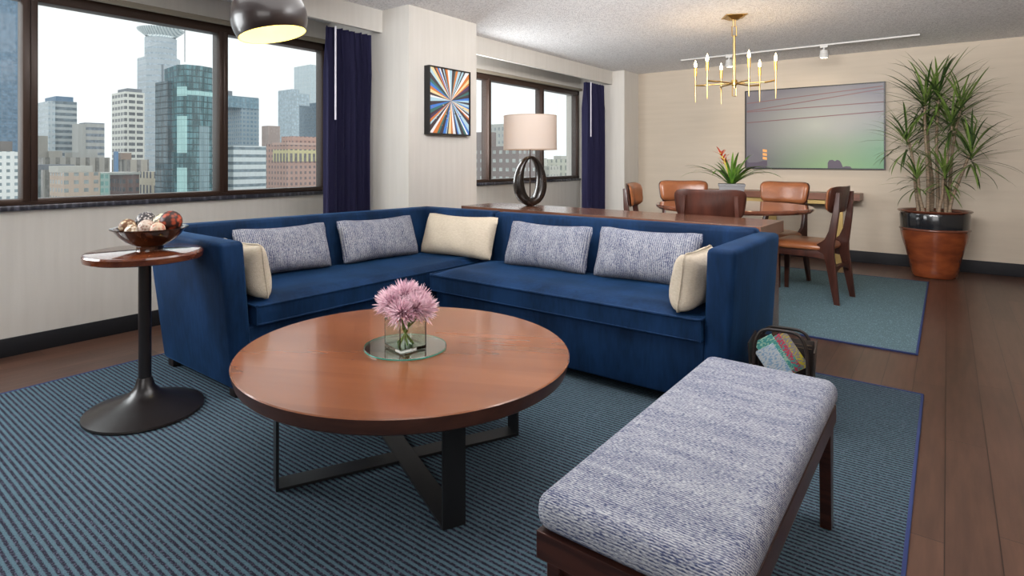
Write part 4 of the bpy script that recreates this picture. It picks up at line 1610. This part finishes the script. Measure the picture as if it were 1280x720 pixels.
bm = new(); lathe(bm, [(0, Rg + .03), (.018, Rg + .03), (.028, Rg + .01), (.030, Rg - .012), (0, Rg - .012)], 24)
obj('cap', bm, M_black, PD)
bm = new(); tube(bm, [(0, 0, Rg + .02), (0, 0, ZC - PZ - .02)], .004, 8); lathe(bm, [(0, ZC - PZ), (.055, ZC - PZ), (.05, ZC - PZ - .022), (0, ZC - PZ - .022)], 32)
obj('cord', bm, M_black, PD)
ld = bpy.data.lights.new('pendant_light', 'POINT'); ld.energy = 3; ld.color = (1.0, .88, .60); ld.shadow_soft_size = .045
lo = bpy.data.objects.new('pendant_light', ld); lo.location = (0, 0, -.045); lo.parent = PD; COL.objects.link(lo)


# ------------------------------------------------------------------ the city outside (real distances, metres)
GZ = -85.0
bm = new(); box(bm, -1900, -60, -500, 1900, GZ - 2, GZ)
cg = struct('ground', bm, mat('city_ground', (.42, .43, .44), .9, noise=(.01, (.30, .31, .31), (1, 1, 1), .4, .6)), smooth=0)


def facade(name, wall, glass, pu, pz, fu, fz, rough=.6, glassrough=.15, vary=.35, oz=0.0):
    """wall with a regular grid of windows; pu,pz = bay width and storey height, fu,fz = glazed share"""
    m = mat(name, wall, rough, spec=.3)
    g = G(m)
    v, x, y, z = g.obj()
    u = g.m('ADD', x, y)
    a = g.m('FRACT', g.m('ADD', g.m('DIVIDE', u, pu), 100.5))
    b = g.m('FRACT', g.m('ADD', g.m('DIVIDE', z, pz), 100.2 + oz))
    wa = g.m('LESS_THAN', g.m('ABSOLUTE', g.m('SUBTRACT', a, .5)), fu / 2)
    wb = g.m('LESS_THAN', g.m('ABSOLUTE', g.m('SUBTRACT', b, .5)), fz / 2)
    w = g.m('MULTIPLY', wa, wb)
    n1 = g.noise(v, .05, 4)
    n2 = g.noise(v, .3, 1) if 'teal' not in name else g.noise(v, .22, 3, (1.6, 1.6, .35))  # teal glass: stretched patches paint coarse reflections into the colour
    gl = g.mix(g.rng(n2, .4, .6), glass, tuple(min(1, c * (1 + vary) + .02) for c in glass))
    wl = g.mix(g.rng(n1, .35, .65), wall, tuple(c * .9 for c in wall))
    g.color(g.mix(w, wl, gl))
    g.L(g.rng(w, 0, 1, rough, glassrough), g.nt.nodes['Principled BSDF'].inputs['Roughness'])
    return m


def building(label, x1, y0, y1, top, depth, m, extras=()):
    """x1: the face towards the room;  extras: (part name, x1, x0, y0, y1, z0, z1, material)"""
    cx_, cy_ = x1 - depth / 2, (y0 + y1) / 2
    b = thing('city_building', label, 'building', (cx_, cy_, GZ))
    bm = new(); box(bm, -depth / 2, depth / 2, y0 - cy_, y1 - cy_, .01, top - GZ)
    obj('facade', bm, m, b, smooth=0)
    for nm, ex1, ex0, ey0, ey1, ez0, ez1, em in extras:
        bm = new(); box(bm, ex0 - cx_, ex1 - cx_, ey0 - cy_, ey1 - cy_, ez0 - GZ, ez1 - GZ)
        obj(nm, bm, em, b, smooth=0)
    return b


C_roof = mat('roof_grey', (.22, .24, .27), .8)
C_slate = mat('roof_blue_slate', (.12, .22, .34), .5)
F_blue = facade('facade_blue_glass', (.16, .24, .33), (.12, .20, .29), 3, 3.2, .86, .8)
building('blue-grey glass tower filling the leftmost pane, taller than the window', -520, 78.1, 118, 170, 60, F_blue)
F_white = facade('facade_white_stone', (.80, .82, .80), (.20, .25, .27), 2.3, 2.4, .45, .45)
building('white stone block with square windows, low in the leftmost pane', -260, 22.3, 60, 4.2, 30, F_white,
         (('roof_house', -268, -288, 28, 59, 4.2, 8.0, mat('roof_umber', (.17, .15, .14), .8)), ('roof_house', -270, -285, 30, 46, 8.0, 11.5, mat('roof_umber', (.17, .15, .14), .8))))
F_band = facade('facade_grey_bands', (.50, .54, .55), (.13, .17, .20), 400, 7.0, .999, .52)
b1 = building('grey banded office tower with a slate-blue roof', -840, 223.6, 249, 73, 50, F_band,
              (('blue_roof', -843, -886, 228, 246, 73, 79, C_slate), ('corner_bay', -838, -880, 219, 226, GZ + 1, 72, facade('facade_pale_blue', (.60, .66, .69), (.38, .45, .50), 5, 7, .7, .5))))
F_block = facade('facade_grey_block', (.50, .50, .48), (.18, .21, .25), 400, 7.6, .999, .45)
building('grey block with dark window bands, right of the banded tower', -800, 246, 266, 46, 22, F_block,
         (('blank_end', -799, -820, 238, 246, GZ + 1, 44, mat('concrete_end', (.46, .46, .44), .8)),))
F_wgrid = facade('facade_white_grid', (.88, .87, .80), (.12, .13, .14), 7.6, 6.3, .80, .52)
building('cream-white gridded high-rise beside the round-crowned skyscraper', -660, 238.3, 257, 72, 36, F_wgrid,
         (('roof_plant', -664, -690, 242, 256, 72, 76, C_roof),))
# round-crowned skyscraper
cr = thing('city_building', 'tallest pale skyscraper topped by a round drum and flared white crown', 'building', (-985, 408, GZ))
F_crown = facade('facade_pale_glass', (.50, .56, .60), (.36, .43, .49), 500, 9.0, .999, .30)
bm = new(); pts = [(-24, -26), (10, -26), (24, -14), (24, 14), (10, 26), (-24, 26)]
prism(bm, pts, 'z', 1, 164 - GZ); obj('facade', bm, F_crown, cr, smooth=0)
bm = new(); lathe(bm, [(23, 164 - GZ), (23, 196 - GZ), (0, 196 - GZ)], 48); obj('drum', bm, F_crown, cr, smooth=40)
bm = new(); lathe(bm, [(22, 199 - GZ), (24, 201 - GZ), (33, 208 - GZ), (34, 210.5 - GZ), (31, 210.5 - GZ), (21, 202 - GZ)], 64)
obj('crown', bm, facade('crown_ribs', (.78, .84, .84), (.35, .42, .45), 5.5, 400, .35, .999), cr, smooth=40)
bm = new(); tube(bm, [(24, 27, 160 - GZ), (24, 27, 216 - GZ)], .7, 6); obj('mast', bm, C_roof, cr)
bm = new(); box(bm, 23.8, 24.6, -9, -6, 100 - GZ, 152 - GZ); box(bm, 23.8, 24.6, 0, 2, 100 - GZ, 138 - GZ)
obj('recessed_strips', bm, mat('strip_grey', (.20, .24, .27), .5), cr, smooth=0)
# teal faceted tower
tl_ = thing('city_building', 'dark teal faceted glass tower, the nearest high-rise in the middle pane', 'building', (-340, 148, GZ))
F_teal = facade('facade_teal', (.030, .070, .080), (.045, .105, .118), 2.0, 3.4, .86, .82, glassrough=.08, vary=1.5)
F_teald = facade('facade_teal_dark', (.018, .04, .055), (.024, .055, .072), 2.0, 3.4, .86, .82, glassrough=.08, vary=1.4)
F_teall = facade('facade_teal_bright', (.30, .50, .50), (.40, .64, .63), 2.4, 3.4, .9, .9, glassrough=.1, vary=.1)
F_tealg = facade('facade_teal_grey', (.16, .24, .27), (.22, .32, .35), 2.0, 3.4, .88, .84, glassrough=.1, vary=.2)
bm = new(); prism(bm, [(-8, -2), (14, -4.4), (19, -2), (20.5, 5), (18.5, 12.5), (12, 16.5), (-14, 16.5)], 'z', 1, 53 - GZ); obj('facade', bm, F_teal, tl_, smooth=0)
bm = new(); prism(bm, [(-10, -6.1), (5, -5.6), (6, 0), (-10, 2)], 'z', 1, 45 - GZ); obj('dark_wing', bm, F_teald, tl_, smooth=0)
bm = new()
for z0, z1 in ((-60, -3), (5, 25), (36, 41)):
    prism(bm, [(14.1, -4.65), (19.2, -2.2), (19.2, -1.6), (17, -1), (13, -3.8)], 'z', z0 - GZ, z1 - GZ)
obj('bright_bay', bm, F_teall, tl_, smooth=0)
bm = new(); prism(bm, [(20.2, 4.2), (20.75, 5), (19.2, 10.6), (18.2, 10)], 'z', 1, 20 - GZ); obj('grey_bay', bm, F_tealg, tl_, smooth=0)
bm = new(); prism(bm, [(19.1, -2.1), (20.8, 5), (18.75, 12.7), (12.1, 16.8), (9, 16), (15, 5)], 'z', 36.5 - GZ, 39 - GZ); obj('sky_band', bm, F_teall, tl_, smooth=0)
# low rows in the middle pane
F_goth = facade('facade_gothic_stone', (.50, .47, .42), (.20, .19, .17), 7.5, 60, .45, .8)
building('long grey stone building with tall narrow windows below the towers', -600, 153.3, 204, 3.5, 30, F_goth,
         (('stepped_tower', -606, -626, 146, 158, 3.5, 22, mat('stone_grey', (.46, .43, .38), .8)), ('stepped_tower', -604, -628, 158, 168, 3.5, 9, mat('stone_grey', (.46, .43, .38), .8)),
          ('roof_house', -606, -626, 176, 196, 3.5, 8, mat('concrete_end', (.46, .46, .44), .8))))
F_beige = facade('facade_beige_brick', (.58, .45, .36), (.25, .28, .28), 4.6, 4.3, .48, .48)
building('beige brick block with rows of small windows along the sill', -360, 100.9, 117.6, -5.5, 24, F_beige,
         (('green_glass_strip', -359, -380, 117.6, 122, GZ + 1, -6, facade('facade_green_strip', (.38, .52, .47), (.16, .33, .30), 2.2, 3.8, .7, .6)),
          ('roof_house', -366, -382, 100, 116, -5.5, -2, mat('roof_pale', (.55, .54, .50), .8))))
F_bbr = facade('facade_brown_brick', (.25, .155, .14), (.12, .12, .13), 3.9, 4.8, .55, .5)
building('dark brown brick block between the beige block and the teal tower', -380, 136.1, 145, -7.5, 24, F_bbr,
         (('pale_cornice', -379, -404, 127.5, 145.5, -7.5, -6.2, mat('roof_pale', (.55, .54, .50), .8)),))
F_col = facade('facade_beige_columns', (.62, .55, .42), (.10, .10, .12), 5.2, 90, .45, .95)
building('beige building with dark vertical window strips against the teal tower', -400, 160.6, 168, -6.5, 24, F_col)
building('low roof with a brown plant room and blue sign panel behind the brick blocks', -520, 188.3, 206, 1.5, 30, facade('facade_mid', (.48, .44, .38), (.20, .19, .18), 8, 60, .4, .8),
         (('plant_room', -524, -540, 186, 194, 1.5, 7, mat('plant_room_brown', (.36, .27, .22), .8)), ('blue_panel', -519, -522, 180, 182.5, -12, 8, mat('panel_blue', (.16, .30, .50), .5))))
building('grey-green building at the left edge of the middle pane', -400, 97, 101, -4.5, 24, facade('facade_greygreen', (.46, .50, .48), (.14, .18, .19), 4.5, 30, .5, .8),
         (('dark_roof', -402, -430, 90, 118, -4.5, -1.5, C_roof),))
# right pane
F_bg = facade('facade_bluegrey', (.30, .38, .43), (.13, .21, .28), 4.4, 4.7, .62, .55)
building('blue-grey gridded office block at the left of the right pane', -600, 331.7, 353, 70, 40, F_bg,
         (('glass_top', -599, -632, 318, 352, 58, 70.5, facade('facade_bluetop', (.20, .30, .36), (.16, .27, .34), 4.4, 6, .8, .8)), ('roof_plant', -604, -630, 318, 324, 70, 76, C_roof)))
building('plain brown concrete building between the blue-grey block and the pale towers', -520, 316, 329, 35, 12, facade('facade_brown_plain', (.42, .33, .30), (.38, .30, .27), 3, 60, .3, .9))
F_str = facade('facade_striped', (.70, .76, .77), (.16, .21, .24), 500, 4.6, .999, .40, glassrough=.1)
building('white and dark striped low office building in the right pane', -340, 183, 205, 10, 26, F_str)
F_pk = facade('facade_pink_brick', (.56, .35, .29), (.20, .15, .15), 4.2, 4.4, .48, .5)
building('pink brick building with a yellow-framed window row, right pane', -400, 259.6, 322, 14, 30, F_pk,
         (('yellow_bay_row', -399, -420, 259.2, 322.5, 0, 9.5, facade('facade_yellow_bays', (.70, .62, .34), (.16, .14, .14), 4.2, 9.5, .55, .75, oz=.05)),
          ('cornice', -399.5, -421, 259, 323, 13, 15, mat('cornice_pink', (.60, .40, .34), .8)),
          ('upper_storey', -412, -428, 272, 330, 15, 20.5, facade('facade_upper_pink', (.55, .36, .30), (.22, .15, .14), 4, 5.5, .5, .5))))
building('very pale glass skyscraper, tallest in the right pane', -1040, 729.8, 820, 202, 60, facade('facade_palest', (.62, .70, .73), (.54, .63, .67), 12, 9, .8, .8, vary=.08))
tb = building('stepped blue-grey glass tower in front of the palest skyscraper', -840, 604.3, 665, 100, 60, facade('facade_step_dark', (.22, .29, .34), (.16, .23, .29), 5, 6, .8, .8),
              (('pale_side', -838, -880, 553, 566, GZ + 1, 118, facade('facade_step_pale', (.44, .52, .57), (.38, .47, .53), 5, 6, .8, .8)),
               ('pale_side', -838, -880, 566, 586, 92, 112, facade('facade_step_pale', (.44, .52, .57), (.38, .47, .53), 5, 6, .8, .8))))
# far bay
def building_y(label, y0, x0, x1, top, depth, m, extras=()):
    return building(label, x1, y0, y0 + depth, top, x1 - x0, m, extras)
F_brn = facade('facade_taupe_brick', (.27, .22, .21), (.40, .42, .40), 5.2, 5.6, .48, .40)
building_y('taupe brick apartment block with pale windows in the far window', 300, -247, -209, 10, 20, F_brn,
           (('stair_tower', -236, -247, 302, 312, 10, 19.7, mat('taupe_brick_plain', (.26, .21, .20), .8)),))
building_y('paler apartment tower rising behind the taupe block, by the lamp shade', 370, -286, -264, 29.7, 20, facade('facade_pale_apt', (.62, .63, .60), (.34, .37, .38), 4, 5.2, .5, .5))
building_y('pale building seen through the open lamp base', 424, -293, -276, 2.6, 16, facade('facade_ivory', (.68, .66, .58), (.26, .26, .25), 4.5, 30, .45, .8))
building_y('low beige building just right of the lamp', 384, -258, -239, -3.5, 16, facade('facade_low_beige', (.55, .53, .46), (.30, .30, .28), 4.5, 6, .45, .4))
building_y('cream office building with narrow windows, right of the lamp in the far window', 462, -290, -266, 1.9, 16, facade('facade_cream_office', (.70, .70, .60), (.26, .28, .26), 5, 7, .35, .65),
           (('roof_house', -276, -284, 464, 476, 1.9, 5, mat('roof_pale', (.55, .54, .50), .8)),))
building_y('pale green-grey tower at the right edge of the far window', 562, -322, -293, 14.2, 20, facade('facade_greenish', (.58, .62, .56), (.28, .33, .32), 4, 5, .5, .5))
